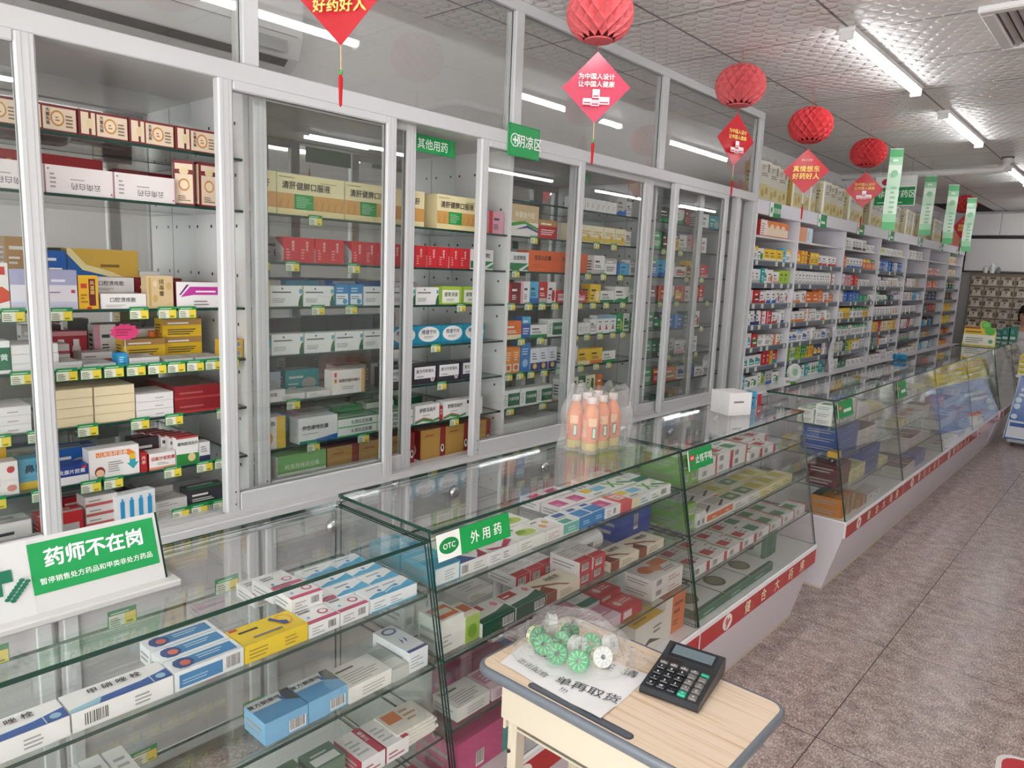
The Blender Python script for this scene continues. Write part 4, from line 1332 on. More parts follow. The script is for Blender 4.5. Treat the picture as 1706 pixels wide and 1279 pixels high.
flat('redfront', 'ointment_box', 'coral red fronted carton', .06, .034, .07, '#e2625e', [('r', .2, .3, .9, .9, '#f2dcd8'), ('l', .3, .4, .8, .8, 2, '#c9605a')], [('r', .05, .1, .95, .9, '#d9545a')])
flat('ysky', 'ointment_box', 'sky and yellow carton', .11, .034, .08, '#eef0ee', [('r', 0, .5, .4, .9, '#efc94a'), ('r', .45, .4, 1, .8, '#7ac0de'), ('l', .1, .15, .8, .35, 1, '#888')], [('r', 0, 0, .5, 1, '#e9e4c0'), ('l', .5, .2, .9, .8, 2, '#7aa8c0')])
flat('greenx', 'ointment_box', 'white carton, crossed green leaves', .135, .034, .08, '#eff2ec', [('p', [(.1, .2), (.4, .9), (.5, .9), (.2, .2)], '#4fa25a'), ('p', [(.5, .1), (.1, .8), (.16, .9), (.58, .2)], '#86c06a'), ('p', [(.5, .5), (.9, .1), (.98, .2), (.6, .6)], '#3a8a5a'), ('e', .8, .7, .1, .12, '#bcd9a0')], [('b', .5, .15, .8, .8), ('l', .1, .2, .4, .8, 2, '#9ab59a')])
flat('tealx', 'ointment_box', 'dark teal white carton', .085, .032, .085, '#e9efec', [('r', 0, 0, 1, .4, '#2f7a68'), ('r', .1, .5, .5, .9, '#cfe0d8')])
flat('apple', 'ointment_box', 'green apple side carton', .05, .07, .07, '#e9ecd9', [('r', 0, 0, 1, 1, '#efe6d6'), ('r', .1, .3, .9, .8, '#d8704a')], [('r', 0, 0, 1, 1, '#a5bf5a'), ('e', .5, .4, .32, .26, '#7aa82c')])
flat('orangemed', 'ointment_box', 'white carton, orange lid panel', .075, .085, .08, '#efebe6', [('r', .1, .1, .9, .8, '#d8653a'), ('r', .2, .3, .8, .6, '#efe0d2')], [('l', .1, .2, .5, .6, 3, '#bbb5b0')])
flat('dgreen', 'ointment_box', 'dark green carton, pink disc', .124, .036, .085, '#e4e4df', [('p', [(0, 0), (1, 0), (1, .45), (.6, .3), (0, .25)], '#175a44'), ('r', .08, .6, .5, .95, '#b93a3a'), ('l', .12, .68, .46, .88, 1, '#f0dcd4'), ('e', .8, .66, .13, .22, '#efe4e4'), ('e', .8, .66, .08, .14, '#e08a9a')], [('r', 0, 0, 1, 1, '#14513e'), ('b', .6, .1, .95, .8)])
flat('creambrown', 'ointment_box', 'cream carton, brown band', .155, .032, .085, '#ece2cc', [('p', [(.0, 0), (.3, 0), (.2, .5), (.0, .3)], '#7d3a26'), ('p', [(.0, .6), (.5, .2), (.6, 0), (.7, 0), (.5, .34), (0, .74)], '#9a5438'), ('t', .6, .7, .24, '马应龙', '#4a4440')], [('r', 0, 0, .3, 1, '#8a4a30'), ('l', .4, .2, .9, .8, 3, '#b0a48c')])
flat('redbar2', 'ointment_box', 'red ended white carton', .062, .036, .11, '#f0eceb', [('r', 0, 0, 1, .24, '#c43a42'), ('l', .1, .4, .8, .9, 4, '#c9bfbf')], [('r', 0, 0, 1, 1, '#c5393f'), ('b', .15, .2, .7, .8)], side='#ece6e6')
flat('bluecase', 'gift_box', 'royal blue big carton', .20, .10, .13, '#2b4a9e', [('r', .05, .05, .95, .95, '#2a4694')], [('b', .44, .3, .58, .85), ('r', 0, .48, 1, .5, '#24408c')])
flat('orangemash', 'medicine_box', 'white carton, orange blossom lid', .20, .036, .11, '#eee9e4', [('e', .3, .6, .18, .24, '#d97a4a'), ('e', .5, .5, .16, .2, '#e29a6a'), ('r', .55, .5, .95, .9, '#e08a5a'), ('l', .5, .15, .9, .35, 2, '#9a8a80')], [('b', .1, .2, .3, .8), ('l', .5, .2, .9, .8, 2, '#c9a090')])
flat('pinkflat', 'medicine_box', 'pink and white flat carton', .13, .034, .09, '#e9cfd8', [('r', 0, .3, 1, .9, '#c98aa4'), ('l', .1, .4, .8, .8, 3, '#f0dfe6')], [('l', .1, .2, .7, .8, 3, '#b57a94')])
flat('redflat', 'medicine_box', 'red flat carton', .12, .036, .08, '#c9383f', [('r', .1, .3, .9, .8, '#d85a5e'), ('e', .3, .5, .1, .2, '#f0d8d4'), ('l', .45, .4, .85, .7, 2, '#f2dcd8')], [('r', .1, .15, .5, .8, '#f0dcda')])
flat('bigyellow', 'gift_box', 'yellow lid white carton', .19, .11, .12, '#eae4dc', [('r', 0, 0, .95, .9, '#e3b92a'), ('t', .5, .6, .2, '痛可贴', '#7a2c1c'), ('l', .1, .15, .8, .4, 2, '#8a6a1c')], [('p', [(.1, .1), (.5, .4), (.9, .15), (.5, .25)], '#3a3836'), ('l', .6, .5, .95, .8, 2, '#777')], side='#e2dccf')
flat('bigorangebox', 'gift_box', 'tall orange white carton', .14, .14, .14, '#e07a3c', [('r', 0, .5, 1, 1, '#ef9a5a'), ('r', .2, .6, .6, .9, '#f0d0b0')], [('r', .0, 0, .35, 1, '#efe5dc'), ('l', .45, .5, .9, .9, 2, '#8a3a1c'), ('l', .45, .2, .8, .36, 2, '#8a3a1c')], side='#e9dfd6')
flat('magenta', 'gift_box', 'magenta big carton', .24, .10, .14, '#c4407c', [('r', .05, .1, .95, .9, '#b8366f')], [('b', .3, .1, .42, .5), ('r', .7, 0, 1, 1, '#3a9a94')])
flat('limeside', 'medicine_box', 'green ended white carton', .06, .05, .17, '#dfe6d6', [('r', 0, 0, 1, .15, '#6fa83c'), ('l', .1, .3, .8, .9, 4, '#a9c09a')], [('r', 0, 0, 1, 1, '#7db64e'), ('b', .2, .2, .8, .7)], side='#7cb44a')
flat('longgreen', 'medicine_box', 'white carton, green lid square', .135, .036, .085, '#eef0ec', [('r', .0, .2, .5, .8, '#3f8f5e'), ('r', .55, .3, .95, .7, '#d9dcd6'), ('r', .9, 0, 1, 1, '#c44a4a')], [('b', .1, .15, .4, .8), ('r', .9, 0, 1, 1, '#c44a4a')])
flat('longred', 'medicine_box', 'white carton, red lid square', .135, .036, .085, '#f0eeec', [('r', .2, .3, .6, .8, '#c23a44'), ('l', .65, .4, .95, .8, 2, '#999'), ('r', .0, 0, .12, 1, '#a9b58c')], [('b', .1, .15, .4, .8), ('r', .8, 0, 1, 1, '#c8404a')])
flat('yellowsoft', 'medicine_box', 'pale yellow carton', .12, .036, .085, '#e9e2ac', [('r', 0, .2, .6, .9, '#d5c65a'), ('r', .65, .3, .95, .8, '#f0eddc')], [('l', .1, .2, .9, .8, 2, '#a9a04a')])
flat('greenlidw', 'medicine_box', 'white carton, moss green lid', .12, .036, .085, '#ebece4', [('r', .1, .2, .9, .9, '#7d9a6a'), ('r', .4, .4, .7, .7, '#d8dccc')], [('l', .1, .2, .9, .8, 2, '#9aa690')])
flat('orangeedge', 'medicine_box', 'white carton, orange edge', .11, .04, .09, '#ece9e4', [('r', .1, .4, .9, .9, '#cfc9bf'), ('p', [(.1, .2), (.9, .5), (.9, .4), (.2, .1)], '#4a4644')], [('r', 0, .2, 1, .8, '#e0713c'), ('l', .4, .35, .9, .65, 1, '#f5e0d2')])
flat('plate', 'medicine_box', 'grey green box, tea plate print', .22, .034, .22, '#e6e9e0', [('e', .35, .4, .22, .2, '#5a6248'), ('e', .35, .4, .17, .14, '#8a8c6a'), ('t', .6, .78, .12, '止咳橘红', '#3c4a40'), ('r', 0, 0, 1, .08, '#2f6a52')], [('r', 0, 0, 1, 1, '#2a6a4e'), ('l', .2, .3, .8, .7, 1, '#9ac0ac')], side='#2a6a4e')
S('bookgreen', 'medicine_box', 'upright dark green carton', .03, .142, .12, '#2d6a52', [('r', .2, .1, .8, .9, '#3b7a60')], [('r', 0, 0, 1, 1, '#a9b8a4')], [('r', .02, .02, .98, .98, '#c3ccbe'), ('e', .5, .4, .22, .14, '#6a7250'), ('l', .3, .7, .8, .85, 2, '#5a6a5c')], side='#2d6a52')
S('bookplate', 'medicine_box', 'upright pale green plate carton', .03, .142, .12, '#2d6a52', [('r', .2, .1, .8, .9, '#3b7a60')], [('r', 0, 0, 1, 1, '#a9b8a4')], [('r', .02, .02, .98, .98, '#c3ccbe'), ('e', .5, .4, .22, .14, '#6a7250')])
flat('bluebook', 'medicine_box', 'flat royal blue carton', .30, .045, .20, '#2a4d9c', [('l', .1, .3, .8, .8, 3, '#3f62b0')], [('l', .1, .3, .8, .7, 1, '#5f80c4')])
flat('maroonbook', 'medicine_box', 'dark maroon carton', .20, .06, .16, '#5a2024', [('r', .1, .2, .9, .8, '#6a2a2c')], [('l', .2, .3, .8, .7, 1, '#8a4a44')])
flat('goldstrip', 'medicine_box', 'gold orange carton', .08, .05, .16, '#c98436', [('r', 0, .7, 1, 1, '#2a6a48')], [('r', .6, 0, 1, 1, '#245c42')], side='#c47e34')
flat('maroonlid', 'medicine_box', 'white carton with maroon lid', .16, .03, .12, '#e4dcd6', [('r', 0, 0, 1, 1, '#7a3a38'), ('l', .1, .2, .6, .8, 3, '#a06a64')], [('l', .1, .2, .9, .8, 2, '#a9a09a')])

class CX:
    """depth of a row standing behind the sloped glass; worked out from the height of what stands there"""

    def __init__(s, z, off=0.0):
        s.z, s.off = z, off

    def __sub__(s, d):
        return CX(s.z, s.off - d)

    def __add__(s, d):
        return CX(s.z, s.off + d)

    def at(s, h):
        return slx(s.z + h) - .0165 + min(s.off, 0)


KA, KB, KC = 'nearest counter', 'OTC counter', 'cough counter'
z1, z2, z3, z4 = CSH[0], CSH[1], CSH[2], .3945
CTX = 'ointment_box'  # mixed medicine boxes, named by the counters they lie in
l = f'on upper shelf, {KA}'
chain(l, CX(z1) + .002, z1, .018, 'jia*3 bluetube%3 yellowlid pinklid*2', gap=.003, jit=.002)
for k, (px, py) in enumerate(((.865, .795), (.80, .79), (.735, .785), (.86, .872))):
    put('pinklid', l, px - .005, py, z1 + (.0312 if k in (0, 1) else 0), .03 if k % 2 else -.02)
chain(l, CX(z1), z1, .912, 'skylid%1', gap=.003)
chain(l, CX(z1) - .0, z1, .999 - .0, '', gap=.003)
for j in range(4):
    for i in range(2):
        if j == 0 and i == 0:
            continue
        put('skylid', l, CX(z1) - .06 * j, .872 + .086 * i + .041, z1)
l = f'on middle shelf, {KA}'
chain(l, CX(z2), z2, .645, 'bluebig*2 letter tray oval', gap=.003)
chain(l, CX(z2) - .01, z2, .33, 'standw*3', gap=.003)
chain(l, CX(z2) - .04, z2, .05, 'letter bluebig plain*1', gap=.01)
l = f'on lower shelf, {KA}'
chain(l, CX(z3), z3, .845, 'redwhite*2 .003 ', gap=.004)
for k in range(6):
    put('packet', l, CX(z3).at(.05) - .005 - RND.uniform(0, .01), 1.008 + RND.uniform(-.008, .006), z3 + .0076 * k, RND.uniform(-.12, .12))
chain(l, CX(z3) - .03, z3, .58, 'greenbag*3 .02', gap=.01)
chain(l, CX(z3) - .05, z3, .1, 'letter wG4 greenbag*2', gap=.02)
l = f'on bottom deck, {KA}'
chain(l, CX(z4) - .01, z4, .72, 'redflat pinkflat redwhite', gap=.01)
# price tags inside nearest counter, at the back of the shelves
for z, ys in ((z1, (.1, .3, .52, .74)), (z2, (.3, .5, .66, .86)), (z3, (.25, .55, .8))):
    tags(f'at back of shelf, {KA}', .625, z + .036, ys, m=TAGM)

l = f'on upper shelf, {KB}'
chain(l, CX(z1), z1, 1.096, 'aqua%2 eyenavy eyered limelid orangetile teallid bluelid*2 pinksq*1 redfront ysky greenx', gap=.002)
chain(l, CX(z1) - .09, z1, 1.20, 'limelid limelid limelid', gap=.003)
chain(l, CX(z1) - .09, z1, 1.70, 'pinksq*2 .0 ysky greenx tealx', gap=.003)
chain(l, CX(z1) - .18, z1, 1.70, 'pinksq*2 .10 tealx*2', gap=.003)
l = f'on middle shelf, {KB}'
chain(l, CX(z2), z2, 1.10, 'orangemed apple dgreen*2 creambrown', gap=.003)
chain(l, CX(z2), z2, 1.648, 'redbar2^2 redbar2^2', gap=.003)
chain(l, CX(z2) - .125, z2, 1.50, 'redbar2 redbar2 redbar2', gap=.003)
chain(l, CX(z2), z2, 1.80, 'creambrown creambrown', gap=.004)
chain(l, CX(z2) - .10, z2, 2.02, 'bluecase', gap=.004)
chain(l, CX(z2) - .16, z2, 1.12, 'standw*3 .1 plain', gap=.008)
m = MB()
pf = [(.004, -.085), (.03, -.084), (.034, -.07), (.032, -.03), (.035, .0), (.032, .04), (.034, .072), (.028, .084), (.004, .085)]
m.lathe(pf, 18, (0, 0, 0), '#ecebea', GLOSS, 'y')
m.decals(((.0352, -.05, -.014), (0, 1, 0), (0, 0, 1), .06, .028), [('b', 0, 0, 1, 1)])
tag(m.build('gauze_roll', None, (.80, 1.86, z2 + .0358), False, .06), 'white film wrapped gauze roll on middle shelf of OTC counter', 'roll')
l = f'on lower shelf, {KB}'
chain(l, CX(z3), z3, 1.12, 'letter pinkflat', gap=.01)
chain(l, CX(z3), z3, 1.56, 'pinkflat*2 redflat .06', gap=.004)
chain(l, CX(z3), z3, 2.025, 'orangemash^2', gap=.004)
chain(l, CX(z3) - .1, z3, 1.5, 'pinkflat*2 tealx redflat', gap=.004)
l = f'on bottom deck, {KB}'
chain(l, CX(z4) - .01, z4, 1.11, 'magenta redwhite*2 .05 redflat*2 .0', gap=.01)
chain(l, CX(z4) - .005, z4, 1.90, 'bigyellow bigorangebox', gap=.006)
chain(l, CX(z4) - .16, z4, 1.3, 'magenta bluebook', gap=.02)

CTX = 'cough_medicine_box'
l = f'on upper shelf, {KC}'
chain(l, CX(z1), z1, 2.30, 'limeside*2^2 longgreen^2 longred^2 longgreen^2 longred*2', gap=.004)
chain(l, CX(z1) - .10, z1, 2.44, 'longgreen longgreen longred longgreen longred longred', gap=.004)
chain(l, CX(z1) - .20, z1, 2.30, 'limeside^2 longgreen^2 longgreen longgreen', gap=.004)
l = f'on middle shelf, {KC}'
chain(l, CX(z2), z2, 2.30, 'limeside^2 standw*2^1 orangeedge*2 greenlidw*2 yellowsoft*3^1', gap=.004)
chain(l, CX(z2) - .10, z2, 2.50, 'orangeedge*2 yellowsoft greenlidw yellowsoft*2', gap=.004)
chain(l, CX(z2) - .20, z2, 2.42, 'greenlidw orangeedge yellowsoft*2', gap=.004)
l = f'on lower shelf, {KC}'
chain(l, CX(z3), z3, 2.29, 'longred*4 longgreen*3 longgreen', gap=.004)
chain(l, CX(z3) - .09, z3, 2.30, 'longred*4 longgreen*3', gap=.004)
chain(l, CX(z3) - .18, z3, 2.36, 'longred*3 greenlidw*2', gap=.004)
l = f'on bottom deck, {KC}'
chain(l, CX(z4), z4, 2.30, 'plate*3', gap=.006)
chain(l, CX(z4) - .05, z4, 3.02, 'bookplate bookgreen*4', gap=.003)

CTX = 'medicine_package'
K4 = ['first counter past gap', 'second counter past gap', 'third counter past gap', 'last counter in row']
l = f'on upper shelf, {K4[0]}'
chain(l, CX(z1), z1, 3.90, 'longgreen*3^3 whiteslim*2^2 yellowsoft*2', gap=.004)
chain(l, CX(z1) - .10, z1, 3.90, 'greenlidw^2 greenlidw^2 longgreen', gap=.004)
l = f'on middle shelf, {K4[0]}'
chain(l, CX(z2), z2, 3.90, 'yellowsmall .02 bluebook^3 maroonlid^3 maroonlid^3', gap=.006)
chain(l, CX(z2) - .235, z2, 3.90, 'YC4 KE4 wE2', gap=.004)
l = f'on lower shelf, {K4[0]}'
chain(l, CX(z3), z3, 3.90, 'maroonbook^2 yellowsoft*2^2 bluebook^3 yellowsoft', gap=.006)
l = f'on bottom deck, {K4[0]}'
chain(l, CX(z4), z4, 3.90, 'goldstrip*3^2 goldstrip*2 whiteflat*2', gap=.004)
rr = random.Random(4)
for (y0, y1), kn in zip(((5.03, 6.1), (6.15, 7.3), (7.36, 8.6)), K4[1:]):
    for z, sh in ((z1, 'upper'), (z2, 'middle'), (z3, 'lower'), (z4, 'bottom')):
        ks = rr.sample(['yellowsoft', 'greenlidw', 'longred', 'longgreen', 'maroonlid', 'whiteslim', 'orangemash', 'redflat', 'bluebook'] if sh != 'upper' else ['yellowsoft', 'greenlidw', 'yellowlid', 'longgreen'], 4)
        chain(f'on {sh} shelf, {kn}', CX(z), z, y0 + .04, ' '.join(f'{k}*2^{rr.choice((1, 2, 2))}' for k in ks), gap=.02, ymax=y1 - .06)

# ------------------------------------------------------------------ open wall shelving beyond the glazed cabinet
DV = [4.818, 5.60, 6.69, 7.76, 8.80, 9.78, 10.86, 11.74]
WZ = [1.917, 1.748, 1.592, 1.447, 1.296, 1.136, .994]
WT = 2.055
ORDB = ['first', 'second', 'third', 'fourth', 'fifth', 'sixth', 'seventh']
for k in range(7):
    y0, y1 = DV[k], DV[k + 1]
    t = thing('wall_shelf', f'white open medicine shelf along wall, {ORDB[k]} bay past the glazed cabinet', 'shelf', (-.40, y0, 0), 'open wall shelves')
    w = y1 - y0
    b = MB()
    b.box(0, .012, .018, w, .84, WT, '#d7d4d8', SATIN)
    b.build('back_panel', t)
    b = MB()
    b.rbox(0, .40, 0, .018, .84, WT, '#e2dfe4', SATIN, .002)
    b.build('side_panel', t)
    if k == 6:
        b = MB()
        b.rbox(0, .40, w, w + .018, .84, WT, '#e2dfe4', SATIN, .002)
        b.build('side_panel', t)
    for i, z in enumerate(WZ):
        b = MB()
        b.box(.012, .385, .018, w, z - .014, z, '#d9d6da', SATIN)
        s_ = b.build('shelf_board', t)
        if i:
            b = MB()
            b.box(.385, .390, .019, w - .001, z - .036, z + .004, '#5b6270', GLOSS)
            b.box(.3895, .3905, .019, w - .001, z - .004, z + .003, '#8a919c', GLOSS)
            b.build('label_rail', s_)
b = MB()
b.rbox(-.02, .006, Y1C + .003, 11.77, WT, 2.15, '#dedbe2', SATIN, .003)
b.box(-.40, -.02, Y1C + .003, 11.77, 2.055, 2.075, '#dedbe2', SATIN)
tag(b.build('fascia_board'), 'long pale lilac fascia board along the top of wall shelves', 'fascia board')
b = MB()
b.rbox(-.44, .10, Y1C + .003, 11.77, .80, .838, '#e6e3e6', SATIN, .004)
tag(b.build('work_ledge'), 'long white work ledge below the open wall shelves', 'ledge')
for k in range(9):
    y = 4.825 + k * .77
    t = link('drawer_cabinet', None, None, (-.42, y, 0))
    b = MB()
    b.box(0, .46, 0, .765, .05, .798, '#dcd8dd', SATIN)
    b.build('cabinet_body', t)
    for j in range(2):
        b = MB()
        b.rbox(.46, .476, .01 + .38 * j, .375 + .38 * j, .58, .785, '#dfdce0', SATIN)
        d = b.build('drawer', t)
        b = MB()
        b.lathe([(.022, 0), (.021, .008), (.012, .018), (.002, .02)], 16, (.476, .19 + .38 * j, .68), '#d8d8d8', METAL, 'x')
        b.build('knob', d, smooth=True)
        b = MB()
        b.rbox(.46, .474, .01 + .38 * j, .375 + .38 * j, .06, .572, '#d6d3d8', SATIN)
        b.build('door', t)
    reg(t, 'white drawer cabinet with round knobs', 'under the work ledge', 'cabinet', 'drawer cabinets under the ledge')
# small green headers on the fascia
for y, s_ in ((5.10, '解热镇痛'), (6.05, ''), (7.05, ''), (8.05, ''), (9.25, ''), (10.3, ''), (11.3, '')):
    b = MB()
    b.rbox(.0065, .0095, y - .1, y + .1, 2.045, 2.145, '#1b8a4c', GLOSS, .001)
    b.decals(((.0097, y - .1, 2.045), (0, 1, 0), (0, 0, 1), .2, .1), [('r', 0, .05, .3, 1, '#e9f0ea'), ('e', .15, .5, .08, .2, '#1b9a52'), ('t', .65, .5, .42, s_, '#dff2e0') if s_ else ('l', .36, .3, .94, .74, 1, '#dff2e0')])
    reg(b.build('shelf_header', None), 'small green and white header sign', 'on lilac fascia board', 'sign', 'shelf headers')

CTX = 'medicine_carton'
ROWS = [
    # bay 1
    ['', 'wY6 wG2 YC2 YC2 YC2 SS3', 'wE6 wE6 TT8 wG3 wO6 wI2 LL6', 'wE6 RM6 wR2 wB6 wB6 wR3', 'wE5 wN3 NY8 wN3 wR6 RI6 wR2', 'wG5 wS3 RG6 wE2 wE2 wG5 OO5 wO5', 'wT2 wT2 wT2 RR3 RR3 YO3 RT6', 'TS3 wG2 wG2 wE3 LG3 EB3'],
    ['', 'OY3 YO3 MR8 YY6 wR2 wR2', 'wE3 wE3 wE3 wE3 wE3 wE3 wE3 wR6', 'wO2 wO2 wO6 OO7 OO7 OO4', 'wO2 wO2 wO2 wO3 wO3 wE3 wE3 wE2', 'wB2 wB2 wS6 wB2 wE6 wE3 wK8 wE2', 'LG8 wG8 LL8 LL3 GL8 YO6 NY6 wI3', 'GD7 GT7 TT6 wR6 TS3 wG3 wG3'],
    ['YC8 wE6 wK6 wK6 wE4 wE4', 'OO3 wB6 wB6 wB6 OY6 OG6', 'wE3 II6 RO6 wE4 wE4 EE5', 'wE8 wK8 BB7 BT6 GT4 wG4', 'wY6 YY6 wG6 wG6 YG6 GG6', 'wG6 wG6 wG6 wG6 wE6 wG6 wG6', 'LY6 wE6 wE6 DK6 LG6 YL6 wY6', 'wE6 DG4 wE4 wE4 wK4'],
    ['CL4 wE4 wE4', 'wE6 BB8 BB8 VB8 BN8 BN8 BN8', 'wE6 wE6 wE4 wE4 wE6 CO6', 'wG6 wG4 DP4 wP4 YY3', 'wE6 wE6 wE6 wE6 wO6 OR6', 'YY3 YC3 YO3 RI3 CO3 CI3', 'GD3 TR3 OR3 wE4 wE6 wK4', 'wE4 wE4 wI4 wE6'],
    ['wE7', '', 'MI6 wE3 wE3 wE3 YY5', 'MR3 wI6 wR6 SS6 wS6', 'wE6 wK6 wK6 wK6', 'RI3 wE3 wR3 RI3 wK3', 'EG7 EG7 wE6', 'wI4 wC4 wE4 CI6'],
    ['', 'CO7 II7', 'IO7 OI7', 'KE8 KN8 KE8 KB8 KN8', 'UK3 KE3 KU3 RK3', 'SS4 wS4 KK3', 'YO4 EE4', 'TS6 SS6 wE6'],
    ['CO6', 'CE6', 'DU7', 'OK6 KK6', 'YC3 YY3', 'CE3 YY3', 'YU4 RO4', 'YY4 OY4']]
WN = ['top', 'second', 'third', 'fourth', 'fifth', 'sixth', 'lowest']
STUFF = []
nind = 0
for k, rows in enumerate(ROWS):
    for i, row in enumerate(rows):
        z = WZ[i] if i < 7 else .839
        loc = (f'on {WN[i]} shelf, {ORDB[k]} wall bay' if i < 7 else f'on ledge, {ORDB[k]} wall bay')
        y = DV[k] + .03 + rr.uniform(0, .02)
        toks = row.split()
        if not toks:
            continue
        wid = sum(get(q)[2] + .004 for q in toks)
        room = DV[k + 1] - DV[k] - .06
        rep = 1 if wid > room * .62 else 2
        seq = [q for q in toks for _ in range(rep if rep > 1 and rr.random() < .85 else 1)]
        tail = list(seq)
        while sum(get(q)[2] + .005 for q in seq) < room * (.93 if k < 4 else .7):
            seq.append(tail[len(seq) % len(tail)] if rr.random() < .5 else tail[-1])
        for q in seq:
            s_ = get(q)
            if y + s_[2] > DV[k + 1] - .01:
                break
            x = -.022 - rr.uniform(0, .012)
            if nind < 285:
                put(q, loc, x, y + s_[2] / 2, z, rr.uniform(-.02, .02), 'boxes on the open wall shelves')
                nind += 1
                if rr.random() < .12 and s_[3] < .075 and i < 7:
                    nind += 1
                    put(q, loc, x - .004, y + s_[2] / 2, z + s_[3] + .0008, rr.uniform(-.04, .04), 'boxes on the open wall shelves')
            else:
                STUFF.append((q, x, y + s_[2] / 2, z, k, i))
            y += s_[2] + rr.uniform(.002, .008)
import bmesh
bm = bmesh.new()
for q, x, y, z, k, i in STUFF:
    n0 = len(bm.verts)
    bm.from_mesh(get(q)[6])
    bm.verts.ensure_lookup_table()
    for v_ in bm.verts[n0:]:
        v_.co += Vector((x, y, z + .0006))
me = bpy.data.meshes.new('medicine_cartons')
bm.to_mesh(me)
bm.free()
me.materials.append(PRINT)
o = link('medicine_cartons', me)
o['kind'] = 'stuff'
o['label'] = 'small mixed medicine cartons crowding the far open wall shelves'
o['category'] = 'medicine boxes'
# long gift boxes on the top shelf
S('peach', 'gift_box', 'long orange gift box', .50, .11, .12, '#e8823a', [('r', 0, 0, 1, .55, '#f0d9bf')] + [('e', .2 + .2 * q, .5, .08, .3, '#f0d9bf') for q in range(4)] + [('r', 0, 0, .22, 1, '#f0e4de'), ('l', .03, .15, .18, .85, 5, '#c98a94'), ('r', 0, 0, 1, .06, '#c4544a')], top='#e07a34', side='#c23a38')
S('peachend', 'gift_box', 'peach gift box, pale blue end', .32, .11, .12, '#e8a27a', [('r', .62, 0, 1, 1, '#cfe0ec'), ('l', .66, .2, .8, .8, 4, '#8fb0c8')], top='#eab08c')
put('peach', 'on top shelf, first wall bay', -.025, 5.20, 1.917)
put('peachend', 'on top shelf, second wall bay', -.025, 5.80, 1.917)
# shelf labels of the nearest bays
t2 = MB()
t2.box(-.0012, 0, -.02, .02, -.034, 0, '#dfe3dc', PRINT)
t2.decals(((0, -.02, -.034), (0, 1, 0), (0, 0, 1), .04, .034), [('r', 0, .7, 1, 1, '#a9cdb4'), ('l', .1, .1, .6, .6, 3, '#8a8d88'), ('r', .65, .1, .95, .6, '#e2dca0')])
SLAB = t2.data('shelf_label')
for k in range(4):
    for i in range(1, 7):
        n_ = 5 if k < 3 else 4
        for j in range(n_):
            if rr.random() < .12:
                continue
            y = DV[k] + .09 + (DV[k + 1] - DV[k] - .14) * (j + rr.uniform(-.25, .25)) / (n_ - 1) * .96 + .02
            o = link('shelf_label', SLAB, None, (-.0075, y, WZ[i] + .002))
            reg(o, 'pale shelf label', f'on {WN[i]} shelf rail, {ORDB[k]} wall bay', 'price label', 'labels on the wall shelf rails')

# ------------------------------------------------------------------ film-wrapped packs standing on top of the wall shelves
def pack_mesh(v):
    w, h, d = .17, .27, .12
    b = MB()
    b.rbox(-d, 0, -w / 2, w / 2, 0, h, '#efe8d2' if v else '#f0ebdd', PRINT, .008)
    sp = [('r', .08, .06, .92, .42, '#e6d684' if v else '#ecdf9a'), ('e', .35, .2, .14, .1, '#d9b53a'), ('e', .66, .26, .12, .09, '#c9a02c'), ('l', .2, .62, .8, .72, 2, '#7a6a4a'), ('r', .66, .72, .76, .92, '#7a5a40'), ('l', .2, .78, .5, .9, 2, '#a08a5a')]
    b.decals(((.0005, -w / 2, 0), (0, 1, 0), (0, 0, 1), w, h), sp)
    b.decals(((-d, -w / 2 - .0005, 0), (1, 0, 0), (0, 0, 1), d, h), [('r', .1, .02, .9, .96, '#d8b41e' if v else '#e7dba6'), ('l', .2, .5, .8, .8, 3, '#8a741c')])
    return b.data('wrapped_pack')


def wrap_mesh(seed):
    r = random.Random(seed)
    w, h, d = .185, .31, .135
    nz, na = 8, 20
    vs, fs = [], []
    for j in range(nz + 1):
        z = -.002 + h * j / nz
        for i in range(na):
            a = 2 * PI * i / na
            c, s_ = math.cos(a), math.sin(a)
            k = 1 / max(abs(c), abs(s_)) ** .86
            t_ = 1 - max(0, j - 6) * .26
            q = 1 + r.uniform(-.02, .03)
            vs.append((-.06 + c * k * d / 2 * q * t_, s_ * k * w / 2 * (1 + r.uniform(-.015, .02)) * (1 - max(0, j - 6) * .1), max(z + (r.uniform(-.012, .02) if j == nz else 0), .0)))
    for j in range(nz):
        for i in range(na):
            q = (i + 1) % na
            fs.append((j * na + i, j * na + q, (j + 1) * na + q, (j + 1) * na + i))
    b = MB()
    b.mesh(vs, fs, '#ffffff', CRINKLE)
    return b.data('film_wrap', True)


PK = [pack_mesh(0), pack_mesh(1)]
WR = [wrap_mesh(i) for i in range(3)]
y = 4.98
i = 0
while y < 10.6:
    t = link('wrapped_pack', PK[1 if i % 4 == 3 else 0], None, (-.035 - .02 * (i % 3), y, 2.1515), rr.uniform(-.12, .12))
    link('film_wrap', WR[i % 3], t)
    reg(t, 'film wrapped cream food pack', 'on top of wall shelves', 'food pack', 'wrapped packs on the shelf top')
    y += .205 if i % 4 != 3 else .235
    i += 1
b = MB()
b.rbox(-.3, 0, -.30, .30, 0, .19, '#b8512e', PRINT, .006)
b.decals(((.0004, -.30, 0), (0, 1, 0), (0, 0, 1), .60, .19), [('r', .2, 0, .23, 1, '#d0764e'), ('r', .84, 0, .88, 1, '#d0764e')])
tag(b.build('carton', None, (-.03, 11.2, 2.1515)), 'rust red carton on top of the far end of wall shelves', 'box')

